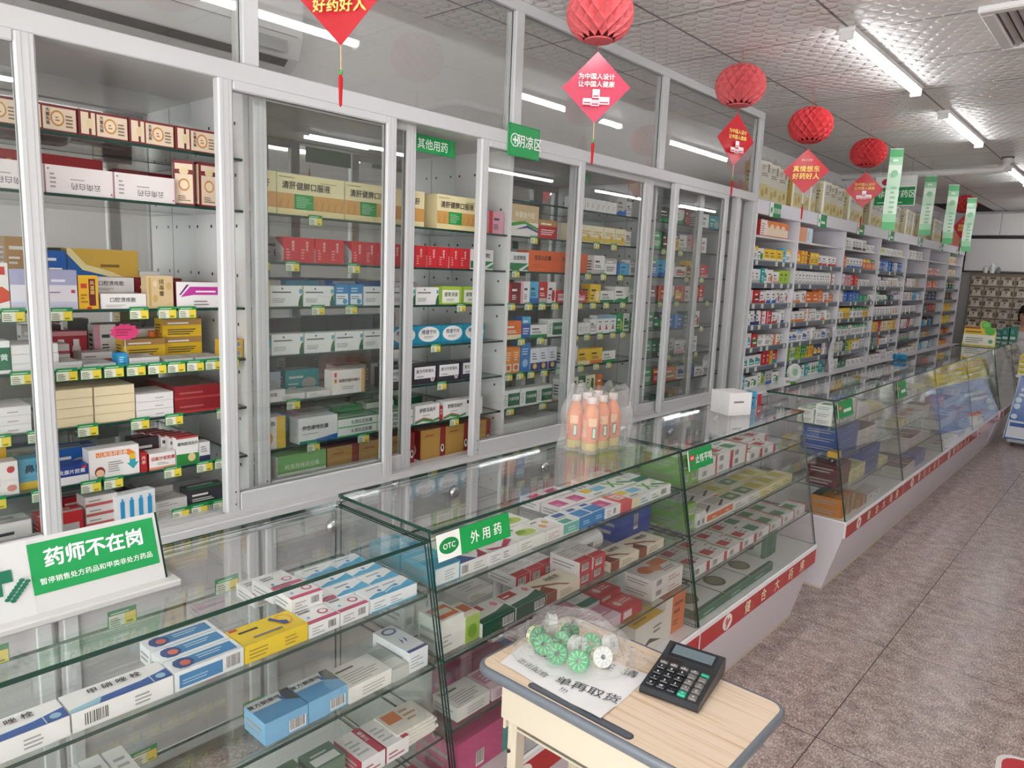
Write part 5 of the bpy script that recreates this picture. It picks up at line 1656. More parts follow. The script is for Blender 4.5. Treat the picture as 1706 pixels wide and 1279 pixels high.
# ------------------------------------------------------------------ paper lanterns with diamond cards
def lantern_mesh(v):
    b = MB()
    n_, m_ = 16, 8
    R_, Z_ = [], []
    for j in range(m_ + 1):
        th = PI * (.13 + .74 * j / m_)
        R_.append(.121 * math.sin(th) ** .8)
        Z_.append(.098 * math.cos(th))

    def V_(j, i, k=1.0):
        a = 2 * PI * (i + .5 * (j % 2)) / n_
        return (R_[j] * k * math.cos(a), R_[j] * k * math.sin(a), Z_[j])
    for j in range(0, m_ - 1):
        for i in range(n_):
            i2 = i if j % 2 == 0 else i + 1
            a, c, d, e_ = V_(j, i), V_(j + 1, i2 - 1), V_(j + 2, i), V_(j + 1, i2)
            am = 2 * PI * (i + .5 * (j % 2)) / n_
            m = (R_[j + 1] * .74 * math.cos(am), R_[j + 1] * .74 * math.sin(am), Z_[j + 1])
            b.mesh([a, c, d, e_, m], [(0, 1, 4), (1, 2, 4), (2, 3, 4), (3, 0, 4)], v, PAPER)
    b.lathe([(.052, .088), (.05, .093), (.01, .094)], 16, (0, 0, 0), v, PAPER)
    b.lathe([(.01, -.094), (.05, -.093), (.052, -.088)], 16, (0, 0, 0), v, PAPER)
    return b.data('honeycomb_ball')


LM = [lantern_mesh('#dc6e72'), lantern_mesh('#d04a4e')]


def card_mesh(style):
    b = MB()
    r = .123
    base = '#cc4560' if style == 0 else '#c02a33'
    nn_ = 8
    # slightly curled square standing on its corner
    def pt(a, c, lift=0):
        x = .012 * math.sin(a / r * 1.4) + lift
        return (x, a, c)
    for sgn in (0, 1):
        strips = []
        for k in range(nn_):
            a0, a1 = -r + 2 * r * k / nn_, -r + 2 * r * (k + 1) / nn_
            h0, h1 = r - abs(a0), r - abs(a1)
            p = [pt(a0, -h0, -.0008 * sgn), pt(a1, -h1, -.0008 * sgn), pt(a1, h1, -.0008 * sgn), pt(a0, h0, -.0008 * sgn)]
            b.poly(p if not sgn else p[::-1], base, GLOSS)
    U, V = (0, 1, 0), (0, 0, 1)
    yl, wh = '#f2cf6a', '#f6e3e0'
    if style == 2:
        b.text((.011, 0, .012), U, V, .036, '真情想东', yl, .02)
        b.text((.011, 0, -.028), U, V, .036, '好药好人', yl, .02)
        b.text((.011, .0, .06), U, V, .012, '健合大药房', wh)
    elif style == 1:
        b.text((.011, 0, .036), U, V, .022, '为中国人设计', yl, .02)
        b.text((.011, 0, .010), U, V, .022, '让中国人健康', yl, .02)
    else:
        b.text((.011, 0, .036), U, V, .022, '为中国人设计', wh, .02)
        b.text((.011, 0, .010), U, V, .022, '让中国人健康', wh, .02)
    if style != 2:
        for y0, y1, z0, z1, cc in ((-.012, .014, -.038, -.008, '#eee6ea'), (-.046, -.014, -.062, -.040, '#f0e4e2'), (.012, .05, -.060, -.034, '#efe2e2'), (-.016, .014, -.066, -.044, '#e6c2cc')):
            b.poly([(.0112, y0, z0), (.0112, y1, z0), (.0112, y1, z1), (.0112, y0, z1)], cc)
            b.poly([(.0116, y0 + .003, z0 + .004), (.0116, y1 - .004, z0 + .004), (.0116, y1 - .004, z0 + .009), (.0116, y0 + .003, z0 + .009)], '#b8405a')
    return b.data('diamond_card')


CARD_M = [card_mesh(0), card_mesh(1), card_mesh(2)]
LAB = ['nearest card only half in view, pink diamond with white characters', 'large pink lantern with diamond card showing white characters and boxes', 'red lantern by the cabinet end post, diamond card turned aside',
       'red lantern with diamond card bearing large yellow characters', 'red lantern before the green banners, card with boxes printed', 'farthest red lantern, hanging between the green banners']
for k, (x, y, z, cst, a, lm) in enumerate([(.47, 1.148, 2.53, 2, -60, 0), (.47, 2.25, 2.53, 0, -50, 0), (.44, 3.48, 2.54, 1, -14, 0), (.50, 4.28, 2.485, 2, -66, 1), (.44, 5.57, 2.52, 1, -70, 1), (.35, 9.48, 2.53, 2, -30, 1)]):
    t = thing('paper_lantern', LAB[k] if k else 'pink lantern with diamond card, only card tip in view', 'lantern', (x, y, z), 'honeycomb lanterns')
    link('honeycomb_ball', LM[lm], t)
    b = MB()
    b.tube([(0, 0, .094), (0, 0, ZC - z - .001)], .0012, 6, '#c94a4a', PAPER)
    b.tube([(0, 0, -.094), (0, 0, -.126)], .0012, 6, '#c94a4a', PAPER)
    b.build('cord', t)
    c = link('diamond_card', CARD_M[cst], t, (0, 0, -.25), math.radians(a))
    b = MB()
    b.tube([(0, 0, -.372), (.001, 0, -.43)], .0014, 6, '#e3c08a', PAPER)
    b.lathe([(.004, -.43), (.006, -.436), (.004, -.442)], 8, (0, 0, 0), '#5a9a52', GLOSS)
    b.lathe([(.003, -.442), (.006, -.45), (.005, -.48), (.004, -.515), (.001, -.52)], 8, (0, 0, 0), '#c1272f', PAPER)
    b.build('tassel', t)

# green banners and the hanging section sign
for k, (x, y, z, ln, a) in enumerate([(.47, 6.15, 2.63, .60, -66), (.47, 7.29, 2.567, .51, -70), (.47, 8.22, 2.593, .56, -64), (.47, 9.15, 2.559, .56, -60)]):
    t = link('hanging_banner', None, None, (x, y, z), math.radians(a))
    b = MB()
    w = .046
    nz = 10
    for j in range(nz):
        za, zb = -ln * j / nz, -ln * (j + 1) / nz
        xa, xb = .012 * math.sin(j * .7), .012 * math.sin((j + 1) * .7)
        ca = '#6cbb82' if j in (0, 9) else ('#a5d8b0' if j in (1, 8) else ('#c3e4c8' if j in (3, 4) else '#dcefdd'))
        b.poly([(xb, -w, zb), (xb, w, zb), (xa, w, za), (xa, -w, za)], ca, GLOSS)
        b.poly([(xb - .001, w, zb), (xb - .001, -w, zb), (xa - .001, -w, za), (xa - .001, w, za)], ca, GLOSS)
    b.decals(((.016, -w * .8, -ln * .97), (0, 1, 0), (0, 0, 1), w * 1.6, ln * .9), [('l', .2, .9, .9, .98, 1, '#e6f6e6'), ('e', .5, .74, .3, .05, '#8cc79a'), ('l', .3, .2, .8, .6, 6, '#8cc79a')])
    b.build('banner_sheet', t)
    b = MB()
    b.tube([(0, -w, 0), (0, w, 0)], .004, 8, '#dfe6df', GLOSS)
    b.tube([(0, 0, .0), (0, 0, ZC - z - .001)], .0012, 6, '#c9c9c9', PAPER)
    b.build('hanger', t)
    reg(t, 'narrow pale green hanging banner', 'from ceiling over the counters', 'banner', 'green hanging banners')
t = thing('hanging_sign', 'green and white prescription area sign hanging from the ceiling', 'sign', (.12, 7.0, 2.42))
b = MB()
b.rbox(-.02, .31, 0, .012, -.13, .125, '#e9ecea', GLOSS, .004)
b.decals(((-.02, -.0004, -.13), (1, 0, 0), (0, 0, 1), .33, .255), [('r', .02, .03, .98, .62, '#148a4a'), ('t', .55, .40, .26, '非处方药区', '#eefaf0'), ('l', .1, .1, .9, .18, 1, '#bfe3c8'), ('e', .3, .8, .14, .12, '#b8304a'), ('r', .5, .76, .9, .84, '#d9e4dc')])
b.build('sign_board', t)
b = MB()
for x in (.03, .26):
    b.tube([(x, .006, .125), (x, .006, ZC - 2.42 - .001)], .0015, 6, '#aaaaaa', METAL)
b.build('suspension_wire', t)

# pipe, ceiling vent, painted shade of an open hatch
b = MB()
pth = [(-.30, 7.36, 2.60), (.92, 7.36, 2.60), (.97, 7.36, 2.605), (1.0, 7.36, 2.635), (1.005, 7.36, 2.69)]
b.tube(pth, .03, 14, '#dcdad8', SATIN)
b.lathe([(.037, 0), (.037, .05)], 14, (1.005, 7.36, 2.648), '#d3d1cf', SATIN)
b.lathe([(.045, 0), (.045, .008)], 14, (1.005, 7.36, 2.69), '#5b5a58', MATTE)
tag(b.build('drain_pipe', None, smooth=False), 'white plastic pipe with elbow under the ceiling near third lamp', 'pipe')
t = thing('ceiling_vent', 'white square air grille in the ceiling at the upper corner', 'vent', (1.42, 3.42, ZC))
b = MB()
for (x0, x1, y0, y1) in ((0, .62, 0, .05), (0, .62, .57, .62), (0, .05, .05, .57), (.57, .62, .05, .57)):
    b.rbox(x0, x1, y0, y1, -.028, -.001, '#eceaea', SATIN, .006)
b.build('vent_frame', t)
b = MB()
b.box(.05, .57, .05, .57, -.004, -.001, '#6f6664', MATTE)
b.build('vent_backing', t)
b = MB()
for k in range(16):
    x = .06 + k * .032
    b.prism([(x, .05, -.022), (x + .018, .05, -.008), (x + .02, .05, -.010), (x + .002, .05, -.024)], (0, .52, 0), '#b3a9a6', SATIN)
b.build('vent_slat', t)
b = MB()
b.box(-.34, .20, 11.1, 12.3, ZC - .004, ZC - .001, '#2b2928', MATTE)  # flat dark sheet; the opening's shade is put into its colour
tag(b.build('ceiling_hatch'), 'dark open ceiling hatch above the far end of shelves', 'hatch')

# ------------------------------------------------------------------ far end of the shop
b = MB()
b.rbox(-.06, 1.6, 12.20, 12.42, 1.86, 2.31, '#dedcdb', SATIN, .004)
b.box(-.08, 1.62, 12.19, 12.22, 2.31, 2.345, '#1f1d1d', SATIN)
b.box(-.09, -.06, 12.19, 12.42, 1.84, 2.345, '#1f1d1d', SATIN)
b.box(-.08, 1.62, 12.19, 12.22, 1.84, 1.86, '#3a3634', SATIN)
tag(b.build('wall_cabinet'), 'white wall cabinet edged in black on the far wall', 'cabinet')
b = MB()
b.rbox(-.06, .30, 12.28, 12.42, 2.36, 2.66, '#e6e4e3', SATIN, .004)
b.rbox(.305, 1.3, 12.28, 12.42, 2.36, 2.66, '#e6e4e3', SATIN, .004)
struct(tag(b.build('wall_panel'), 'white panelling above the black edged wall cabinet', 'panel'))
t = thing('herb_drawer_cabinet', 'brown herbal medicine cabinet of many small drawers on far wall', 'cabinet', (.06, 12.08, .40))
b = MB()
b.rbox(0, 1.25, .02, .34, 0, 1.43, '#6d5c4c', SATIN, .005)
b.build('cabinet_body', t)
dm = MB()
dm.rbox(0, .168, 0, .022, 0, .138, '#a39482', SATIN, .005)
dm.decals(((0, -.0005, 0), (1, 0, 0), (0, 0, 1), .168, .138), [('r', .18, .12, .82, .62, '#cfc6b8'), ('l', .26, .22, .74, .52, 3, '#8b8378'), ('r', .3, .72, .7, .92, '#4b3a30')])
for xx in (.02, .148):
    dm.rbox(xx - .012, xx + .012, -.006, .0, .03, .085, '#5a4034', SATIN, .003)
DRW = dm.data('drawer')
km = MB()
km.lathe([(.012, 0), (.011, -.01), (.003, -.014)], 10, (.084, 0, .075), '#9a948c', METAL, 'y')
KNB = km.data('knob')
for r_ in range(9):
    for c_ in range(7):
        d = link('drawer', DRW, t, (.012 + .176 * c_, 0, .05 + .15 * r_))
        link('knob', KNB, d)
b = MB()
b.rbox(-.035, .035, -.02, .02, 0, .11, '#e6e9e6', GLOSS, .006)
for k, (x, h_) in enumerate(((.22, .1), (.30, .14), (.37, .09))):
    m = MB()
    m.lathe([(.028, 0), (.03, .01), (.03, h_ - .03), (.014, h_ - .015), (.014, h_)], 14, (0, 0, 0), ('#d9dcd8', '#eef0ee', '#7d8a86')[k], GLOSS)
    tag(m.build('jar', None, (x, 12.13, 1.8305), smooth=False), ('pale grey jar on the herb cabinet, left of the white one', 'tall white jar on the brown herb drawer cabinet', 'small dark grey jar on the brown herb cabinet')[k], 'jar')
# yellow card standing on the last counter
t = thing('display_card', 'yellow and white display card with green bottle cut-out on last counter', 'display card', (.59, 8.95, 1.0197))
b = MB()
out = [(0, 0), (.30, 0), (.295, .15), (.28, .19), (.235, .20), (.225, .235), (.205, .262), (.17, .265), (.145, .245), (.14, .2), (.01, .205)]
b.prism([(x, .0, z) for x, z in out], (0, .012, 0), '#ecdc5a', PRINT)
b.decals(((0, -.0004, 0), (1, 0, 0), (0, 0, 1), .30, .265), [('r', .02, .04, .96, .44, '#f2efe4'), ('r', .03, .46, .9, .74, '#ecc62e'), ('r', .04, .66, .5, .75, '#9a4a2c'), ('l', .08, .52, .56, .64, 1, '#9a4a22'), ('e', .66, .83, .15, .15, '#5cc046'), ('e', .80, .6, .15, .16, '#57b944'), ('e', .66, .84, .1, .1, '#86d866'), ('l', .1, .12, .7, .36, 3, '#a9a48c'), ('e', .85, .2, .07, .08, '#5fb06a')])
b.build('card_front', t)
b = MB()
b.prism([(0.05, .012, 0), (.05, .075, 0), (.05, .012, .16)], (.18, 0, 0), '#e9e6dc', PRINT)
b.build('card_support', t)
# teal boxes next to it and the person sitting behind
for k, (x, y, h_) in enumerate(((.70, 10.28, .12), (.765, 10.28, .15), (.84, 10.28, .17))):
    b = MB()
    b.rbox(0, .065, 0, .13, 0, h_, '#1f7f70', PRINT, .002)
    b.decals(((0, -.0004, 0), (1, 0, 0), (0, 0, 1), .065, h_), [('r', .1, .1, .9, .3, '#d4e4de'), ('l', .15, .5, .85, .8, 3, '#a9d2c8')])
    tag(b.build('medicine_box', None, (x, y, 1.0197)), ('short', 'middle', 'tall')[k] + ' teal carton on the counter across the aisle end', 'box', 'teal cartons at the aisle end')
p = thing('person', 'seated person with dark hair behind the far counter, mostly cut off', 'person', (.86, 11.40, 0))
b = MB()
prof = [(.16, .45, .8), (.17, .62, .8), (.16, .75, .72), (.18, .92, .66), (.205, 1.02, .58), (.17, 1.09, .6), (.075, 1.125, .9), (.055, 1.15, 1), (.055, 1.19, 1), (.065, 1.21, 1.15), (.078, 1.25, 1.2), (.083, 1.30, 1.22), (.08, 1.35, 1.22), (.06, 1.395, 1.2), (.01, 1.415, 1.2)]
vs, fs = [], []
for r_, z, ky in prof:
    for i in range(20):
        a = 2 * PI * i / 20
        vs.append((r_ * math.cos(a), r_ * ky * math.sin(a) - (.012 if z > 1.18 else 0), z))
for j in range(len(prof) - 1):
    for i in range(20):
        q = (i + 1) % 20
        fs.append((j * 20 + i, j * 20 + q, (j + 1) * 20 + q, (j + 1) * 20 + i))
b.mesh(vs, fs, '#d2a48a', MATTE)
for sg in (-1, 1):
    b.lathe([(.009, 0), (.003, -.004)], 8, (sg * .03, -.106, 1.31), '#2a2220', GLOSS, 'y')
b.lathe([(.012, 0), (.012, .03), (.003, .05)], 8, (0, -.108, 1.265), '#cf9f86', MATTE)
b.poly([(-.022, -.106, 1.245), (.022, -.106, 1.245), (.016, -.108, 1.252), (-.016, -.108, 1.252)], '#a85a52', MATTE)
b.build('body', p, smooth=True)
b = MB()
vs, fs = [], []
hp = [(.092, 1.22, 1.1), (.098, 1.29, 1.2), (.097, 1.35, 1.2), (.08, 1.41, 1.18), (.045, 1.435, 1.15), (.005, 1.44, 1.1)]
for r_, z, ky in hp:
    for i in range(20):
        a = 2 * PI * i / 20
        fr = -math.sin(a)
        rr_ = r_ * (.80 if fr > .55 and z < 1.34 else 1)
        vs.append((rr_ * math.cos(a), rr_ * ky * math.sin(a) - .004, z))
for j in range(len(hp) - 1):
    for i in range(20):
        q = (i + 1) % 20
        fs.append((j * 20 + i, j * 20 + q, (j + 1) * 20 + q, (j + 1) * 20 + i))
b.mesh(vs, fs, '#2b211d', MATTE)
b.build('hair', p, smooth=True)
b = MB()
vs = [((r_ + .012) * math.cos(2 * PI * i / 20), (r_ + .012) * ky * math.sin(2 * PI * i / 20), z) for r_, z, ky in prof[:6] for i in range(20)]
fs = [(j * 20 + i, j * 20 + (i + 1) % 20, (j + 1) * 20 + (i + 1) % 20, (j + 1) * 20 + i) for j in range(5) for i in range(20)]
b.mesh(vs, fs, '#e6e6e8', MATTE)
b.build('coat', p, smooth=True)
b = MB()
b.lathe([(.19, .40), (.20, .43), (.19, .45), (.02, .45)], 20, (0, 0, 0), '#4a4a4e', SATIN)
b.lathe([(.025, .04), (.025, .40)], 10, (0, 0, 0), '#bbbbbb', METAL)
b.lathe([(.2, 0), (.2, .015), (.03, .045)], 20, (0, 0, 0), '#555558', SATIN)
tag(b.build('stool', None, (.86, 11.40, 0)), 'round stool under the person behind the far counter', 'stool')

# blue poster cart past the counters
t = thing('poster_cart', 'blue poster on a wheeled cart at the aisle end', 'display cart', (1.07, 9.32, 0))
b = MB()
b.rbox(.03, .62, -.26, .02, .04, .075, '#d9dade', SATIN)
b.rbox(.04, .62, -.22, .02, .075, .72, '#d4d8de', SATIN, .004)
b.rbox(.02, .62, -.24, .02, .72, .745, '#dfe2e6', SATIN)
b.build('cart_body', t)
b = MB()
A, B_ = Vector((.0, -.30, .08)), Vector((.075, -.25, .745))
v = (B_ - A)
v.x = 0
h = v.length
v.normalize()
u = Vector((1, 0, 0))
nn = u.cross(v)
pts = [A, A + u * .62, A + u * .62 + v * h, A + u * .07 + v * h]
b.prism(pts, -nn * .006, '#1d5db0', GLOSS)
b.prism([A - u * .008, A, A + u * .07 + v * h, A + u * .062 + v * h], -nn * .007, '#cfd8e0', SATIN)
b.decals((A, u, v, .62, h), [('p', [(.02, .02), (1, .02), (1, .25), (.04, .3)], '#e6eaf0'), ('l', .14, .76, .5, .88, 1, '#e9f3fb'), ('l', .12, .68, .56, .78, 1, '#e9f3fb'), ('e', .13, .62, .045, .045, '#d9ecf8'), ('e', .12, .52, .045, .045, '#d9ecf8'), ('e', .1, .36, .045, .04, '#d9ecf8'),
                             ('r', .3, .28, .5, .5, '#f0f0ee'), ('r', .3, .45, .5, .5, '#d0603a'), ('l', .22, .56, .5, .64, 2, '#6fa8dc'), ('r', .06, .2, .3, .26, '#2f5fa8')])
b.build('poster', t)
for x in (.07, .55):
    for y in (-.22, -.02):
        b = MB()
        b.lathe([(.02, -.008), (.02, .008)], 12, (x, y, .02), '#4a4a4c', GLOSS, 'x')
        b.build('caster', t)
for j in range(4):
    for i in range(3):
        b = MB()
        b.rbox(0, .17, 0, .20, 0, .052, '#e8d23a', PRINT, .002)
        b.decals(((0, -.0004, 0), (1, 0, 0), (0, 0, 1), .17, .052), [('r', 0, .0, 1, .4, '#f0e9c0' if j < 3 else '#e9b8b0'), ('l', .1, .5, .7, .85, 1, '#8aa02c')])
        reg(b.build('medicine_box', None, (1.10 + .176 * i, 9.09, .7455 + .0525 * j)), 'yellow carton', 'stacked on blue poster cart', 'box', 'yellow cartons on the poster cart')

# paper strip on a shelf divider, round white tub on the ledge, bits on the counters
b = MB()
vs, fs = [], []
for j in range(9):
    z = 1.235 - .055 * j
    for yy in (6.56, 6.66):
        vs.append((.012 + .01 * math.sin(j * 1.1), yy + .004 * math.sin(j), z))
for j in range(8):
    fs.append((2 * j, 2 * j + 1, 2 * j + 3, 2 * j + 2))
b.mesh(vs, fs, '#eceaf0', PAPER)
b.mesh([(a - .0008, c, d) for a, c, d in vs], [f[::-1] for f in fs], '#eceaf0', PAPER)
for j in range(7):
    z = 1.20 - .055 * j
    b.poly([(.026, 6.58, z), (.026, 6.63, z), (.026, 6.63, z - .006), (.026, 6.58, z - .006)], '#9a98a2')
tag(b.build('paper_list'), 'white paper list hanging on the divider of second wall bay', 'paper')
b = MB()
b.lathe([(.002, 0), (.062, 0), (.068, .006), (.068, .03), (.062, .036), (.05, .036), (.048, .028), (.002, .028)], 28, (0, 0, 0), '#e6ece6', GLOSS, 'x', cap=False)
b.lathe([(.03, .0285), (.002, .029)], 20, (0, 0, 0), '#9fc4a4', GLOSS, 'x')
o = b.build('round_tub', None, (.02, 5.70, .9085))
o.rotation_euler = (0, -.12, -.35)
tag(o, 'round white tub tilted on the ledge of second wall bay', 'tub')
S('ledgebox', 'medicine_box', 'white carton, green base', .13, .045, .06, '#eef0ee', [('r', .5, 0, 1, .5, '#5a9a3c'), ('l', .1, .4, .7, .8, 2, '#444')])
put('ledgebox', 'on ledge edge beside white tub', .09, 5.49, .838, -.3)
S('counterbox', 'medicine_box', 'white carton with small writing', .125, .10, .058, '#f1efee', [('l', .2, .55, .85, .75, 1, '#8a8a8e')])
put('counterbox', 'on cough counter, front of pair', .775, 3.045, 1.0193, -.42)
put('counterbox', 'on cough counter, rear of pair', .717, 3.071, 1.0193, -.42)
S('smallred', 'medicine_box', 'small red and blue carton', .06, .055, .04, '#d9dfe6', [('r', .5, 0, 1, 1, '#c23a44'), ('r', 0, .5, .45, 1, '#4a86c0')])
put('smallred', 'on cough counter beside white cartons', .72, 3.36, 1.0193, -.3)
put('SS5', 'on cough counter beside white cartons', .74, 3.26, 1.0193, -.2)
b = MB()
b.rbox(-.05, .05, -.03, .03, 0, .05, '#1b7fb0', GLOSS, .012)
b.rbox(-.03, .0, -.036, -.03, .01, .04, '#166a94', GLOSS, .002)
tag(b.build('tape_dispenser', None, (.60, 6.43, 1.0197), False, .6), 'small blue plastic block on the third counter past gap', 'dispenser')

# ------------------------------------------------------------------ orange drink bottles in a clear bag
bt = MB()
bt.lathe([(.002, 0), (.026, .001), (.029, .006), (.0295, .02), (.0288, .03)], 24, (0, 0, 0), '#d9c25e', GLOSS, cap=False)
bt.lathe([(.0288, .03), (.028, .036), (.0295, .05), (.0295, .115), (.026, .13), (.018, .148), (.0135, .158), (.0135, .165)], 24, (0, 0, 0), '#f0904a', GLOSS)
BTM = bt.data('drink_bottle', True)
bl = MB()
bl.lathe([(.0298, .040), (.0300, .041), (.0300, .120), (.0298, .121)], 24, (0, 0, 0), '#f2804c', PRINT, cap=False)
for a0, cc, z0, z1, w_ in ((-.75, '#2c7a44', .046, .086, .24), (-.75, '#dfeed6', .050, .082, .15), (-.95, '#f9c98e', .089, .117, .5), (-1.9, '#f4b27c', .05, .11, .3), (0.4, '#d9482a', .05, .11, .3)):
    n_ = 6
    for q in range(n_):
        p0, p1 = a0 - w_ + 2 * w_ * q / n_, a0 - w_ + 2 * w_ * (q + 1) / n_
        r_ = .0302 if cc != '#dfeed6' else .0304
        bl.poly([(r_ * math.cos(p0), r_ * math.sin(p0), z0), (r_ * math.cos(p1), r_ * math.sin(p1), z0), (r_ * math.cos(p1), r_ * math.sin(p1), z1), (r_ * math.cos(p0), r_ * math.sin(p0), z1)], cc)
BLM = bl.data('label', False)
bc = MB()
bc.lathe([(.0155, .163), (.0165, .165), (.0165, .182), (.0155, .185), (.002, .1855)], 20, (0, 0, 0), '#e9dcd2', GLOSS)
BCM = bc.data('cap', True)
LB = ['nearest', 'second', 'third']
for i in range(2):
    for j in range(3):
        t = link('drink_bottle', BTM, None, (.715 - .066 * i, 1.99 + .064 * j, 1.0197), rr.uniform(-.3, .3))
        link('label', BLM, t)
        link('cap', BCM, t)
        tag(t, f'{LB[j]} orange drink bottle in {"front" if not i else "rear"} row inside the clear bag', 'bottle', 'orange drink bottles')
b = MB()
na, nz = 36, 10
vs, fs = [], []
r0 = random.Random(8)
for j in range(nz + 1):
    z = .0005 + .205 * j / nz
    for i in range(na):
        a = 2 * PI * i / na
        c, s_ = math.cos(a), math.sin(a)
        k = 1 / max(abs(c), abs(s_)) ** .8
        pin = 1.0 if j < 7 else 1 - .05 * (j - 6)
        q = 1 + r0.uniform(0, .05) + .03 * math.sin(5 * a + j)
        vs.append((c * k * .078 * q * pin, (s_ * k * .118 + (.022 if s_ > .4 else 0)) * q * pin + (.012 * j / nz), z if j < nz else z + r0.uniform(-.02, .02)))
for j in range(nz):
    for i in range(na):
        q = (i + 1) % na
        fs.append((j * na + i, j * na + q, (j + 1) * na + q, (j + 1) * na + i))
b.mesh(vs, fs, '#ffffff', HAZY)
tag(b.build('plastic_bag', None, (.682, 2.056, 1.0197), False), 'clear plastic bag around orange drink bottles on the OTC counter', 'bag')

# ------------------------------------------------------------------ school desk
DX0, DX1, DY0, DY1, DZ = 1.052, 1.636, 1.098, 1.449, .742


def rr_outline(x0, x1, y0, y1, r, n_=6):
    pts = []
    for cx, cy, a0 in ((x1 - r, y1 - r, 0), (x0 + r, y1 - r, 90), (x0 + r, y0 + r, 180), (x1 - r, y0 + r, 270)):
        for q in range(n_ + 1):
            a = math.radians(a0 + 90 * q / n_)
            pts.append((cx + r * math.cos(a), cy + r * math.sin(a)))
    return pts


t = thing('school_desk', 'small wood topped school desk with grey rim against the counter', 'desk', (DX0, DY0, 0))
WX, WY = DX1 - DX0, DY1 - DY0
b = MB()
o1 = rr_outline(.009, WX - .009, .009, WY - .009, .03)
b.prism([(x, y, DZ - .018) for x, y in o1], (0, 0, .018), '#d2b48f', WOOD)
top = b.build('desk_top', t)
b = MB()
o2 = rr_outline(0, WX, 0, WY, .038)
prof = [(0.012, -.022), (.003, -.022), (0, -.017), (-.001, -.008), (.001, -.001), (.005, .0012), (.0095, .0004)]
vs, fs = [], []
for ins, dz in prof:
    for x, y in rr_outline(ins, WX - ins, ins, WY - ins, .038 - ins * .9):
        vs.append((x, y, DZ + dz))
n_ = len(o2)
for j in range(len(prof) - 1):
    for i in range(n_):
        q = (i + 1) % n_
        fs.append((j * n_ + i, j * n_ + q, (j + 1) * n_ + q, (j + 1) * n_ + i))
b.mesh(vs, fs, '#6d737b', SATIN)
b.build('rim', t, smooth=True)
b = MB()
gr = rr_outline(.145, .405, .014, .036, .0105)
b.prism([(x, y, DZ) for x, y in gr], (0, 0, .0009), '#4a4f57', SATIN)
gi = rr_outline(.150, .400, .018, .032, .007)
b.prism([(x, y, DZ + .0009) for x, y in gi], (0, 0, .0004), '#5d636b', SATIN)
b.build('pencil_groove', t)
b = MB()
BG = '#cdc4b0'
b.rbox(.07, WX - .06, .02, .028, .63, DZ - .02, BG, SATIN)
b.rbox(.07, WX - .06, WY - .028, WY - .02, .60, DZ - .02, BG, SATIN)
b.rbox(.07, .078, .028, WY - .028, .60, DZ - .02, BG, SATIN)
b.rbox(WX - .068, WX - .06, .028, WY - .028, .60, DZ - .02, BG, SATIN)
b.rbox(.078, WX - .068, .04, WY - .028, .60, .606, BG, SATIN)
b.build('book_box', t)
for x in (.075, WX - .09):
    for y in (.035, WY - .075):
        b = MB()
        b.rbox(x, x + .026, y, y + .045, .06, DZ - .022, BG, SATIN, .008)
        b.rbox(x - .003, x + .029, y - .003, y + .048, .30, .36, '#bdb39e', SATIN, .004)
        for zz in (.32, .45, .5, .55):
            b.lathe([(.005, 0), (.004, -.004)], 8, (x + .013, y - .0005, zz), '#6a655c', METAL, 'y')
        b.build('leg', t)
    b = MB()
    b.rbox(x - .004, x + .03, -.01, WY + .01, .02, .06, BG, SATIN, .012)
    for y in (-.006, WY - .02):
        b.rbox(x - .006, x + .032, y, y + .026, 0, .03, '#3a3a3c', MATTE, .005)
    b.build('foot_bar', t)
b = MB()
b.rbox(.10, WX - .09, WY * .5 - .015, WY * .5 + .015, .10, .13, BG, SATIN, .006)
b.build('stretcher', t)

# paper note
b = MB()
cs = [Vector((1.098, 1.137, 0)), Vector((1.381, 1.124, 0)), Vector((1.367, 1.339, 0)), Vector((1.075, 1.288, 0))]
nx_, ny_ = 14, 10
vs, fs = [], []
for j in range(ny_ + 1):
    for i in range(nx_ + 1):
        a, c = i / nx_, j / ny_
        p_ = cs[0] * (1 - a) * (1 - c) + cs[1] * a * (1 - c) + cs[2] * a * c + cs[3] * (1 - a) * c
        z = DZ + .0016 + .0022 * max(0, math.sin(a * 9 + c * 3)) * (1 - c) + (.004 * (a - .8) * 5 if a > .8 and c < .3 else 0)
        vs.append((p_.x, p_.y, z))
for j in range(ny_):
    for i in range(nx_):
        k = j * (nx_ + 1) + i
        fs.append((k, k + 1, k + nx_ + 2, k + nx_ + 1))
b.mesh(vs, fs, '#efeeee', PAPER)
b.mesh([(a, c, d - .0006) for a, c, d in vs], [f[::-1] for f in fs], '#efeeee', PAPER)
note = tag(b.build('paper_note', None, None, True), 'white handwritten paper note under the bag of tape rolls', 'paper')
b = MB()
ux, vy = Vector((.985, -.09, 0)).normalized(), Vector((-.02, .99, 0)).normalized()
ux2 = Vector((.97, .2, 0)).normalized()
vy2 = Vector((-.2, .97, 0)).normalized()
for tx, x, y, sz in (('谢谢配合', 1.166, 1.172, .021), ('收好,', 1.15, 1.232, .027), ('单再取货', 1.302, 1.190, .034), ('客  请', 1.305, 1.305, .032), ('!!!', 1.268, 1.150, .022)):
    b = MB()
    b.text((x, y, DZ + .0046), ux2 if tx in ('客  请', '单再取货') else ux, vy2 if tx in ('客  请', '单再取货') else vy, sz, tx, '#3d3c46', 0, PRINT, 1.1)
    b.build('handwriting', note)

# calculator
t = thing('calculator', 'black desk calculator with green and grey keys on school desk', 'calculator', (1.446, 1.275, DZ + .0012), None, .155)
b = MB()
pr_ = [(.0, .0), (.178, .0), (.186, .012), (.184, .036), (.176, .042), (.122, .030), (.004, .015), (-.003, .008)]
wv = .064
ol = [(-wv * .94, 0), (wv * .94, 0)]
b.prism([(-wv, y, z) for y, z in pr_][::-1], (2 * wv, 0, 0), '#2c2f33', SATIN)
b.build('case', t)
sl = math.atan2(.015, .118)


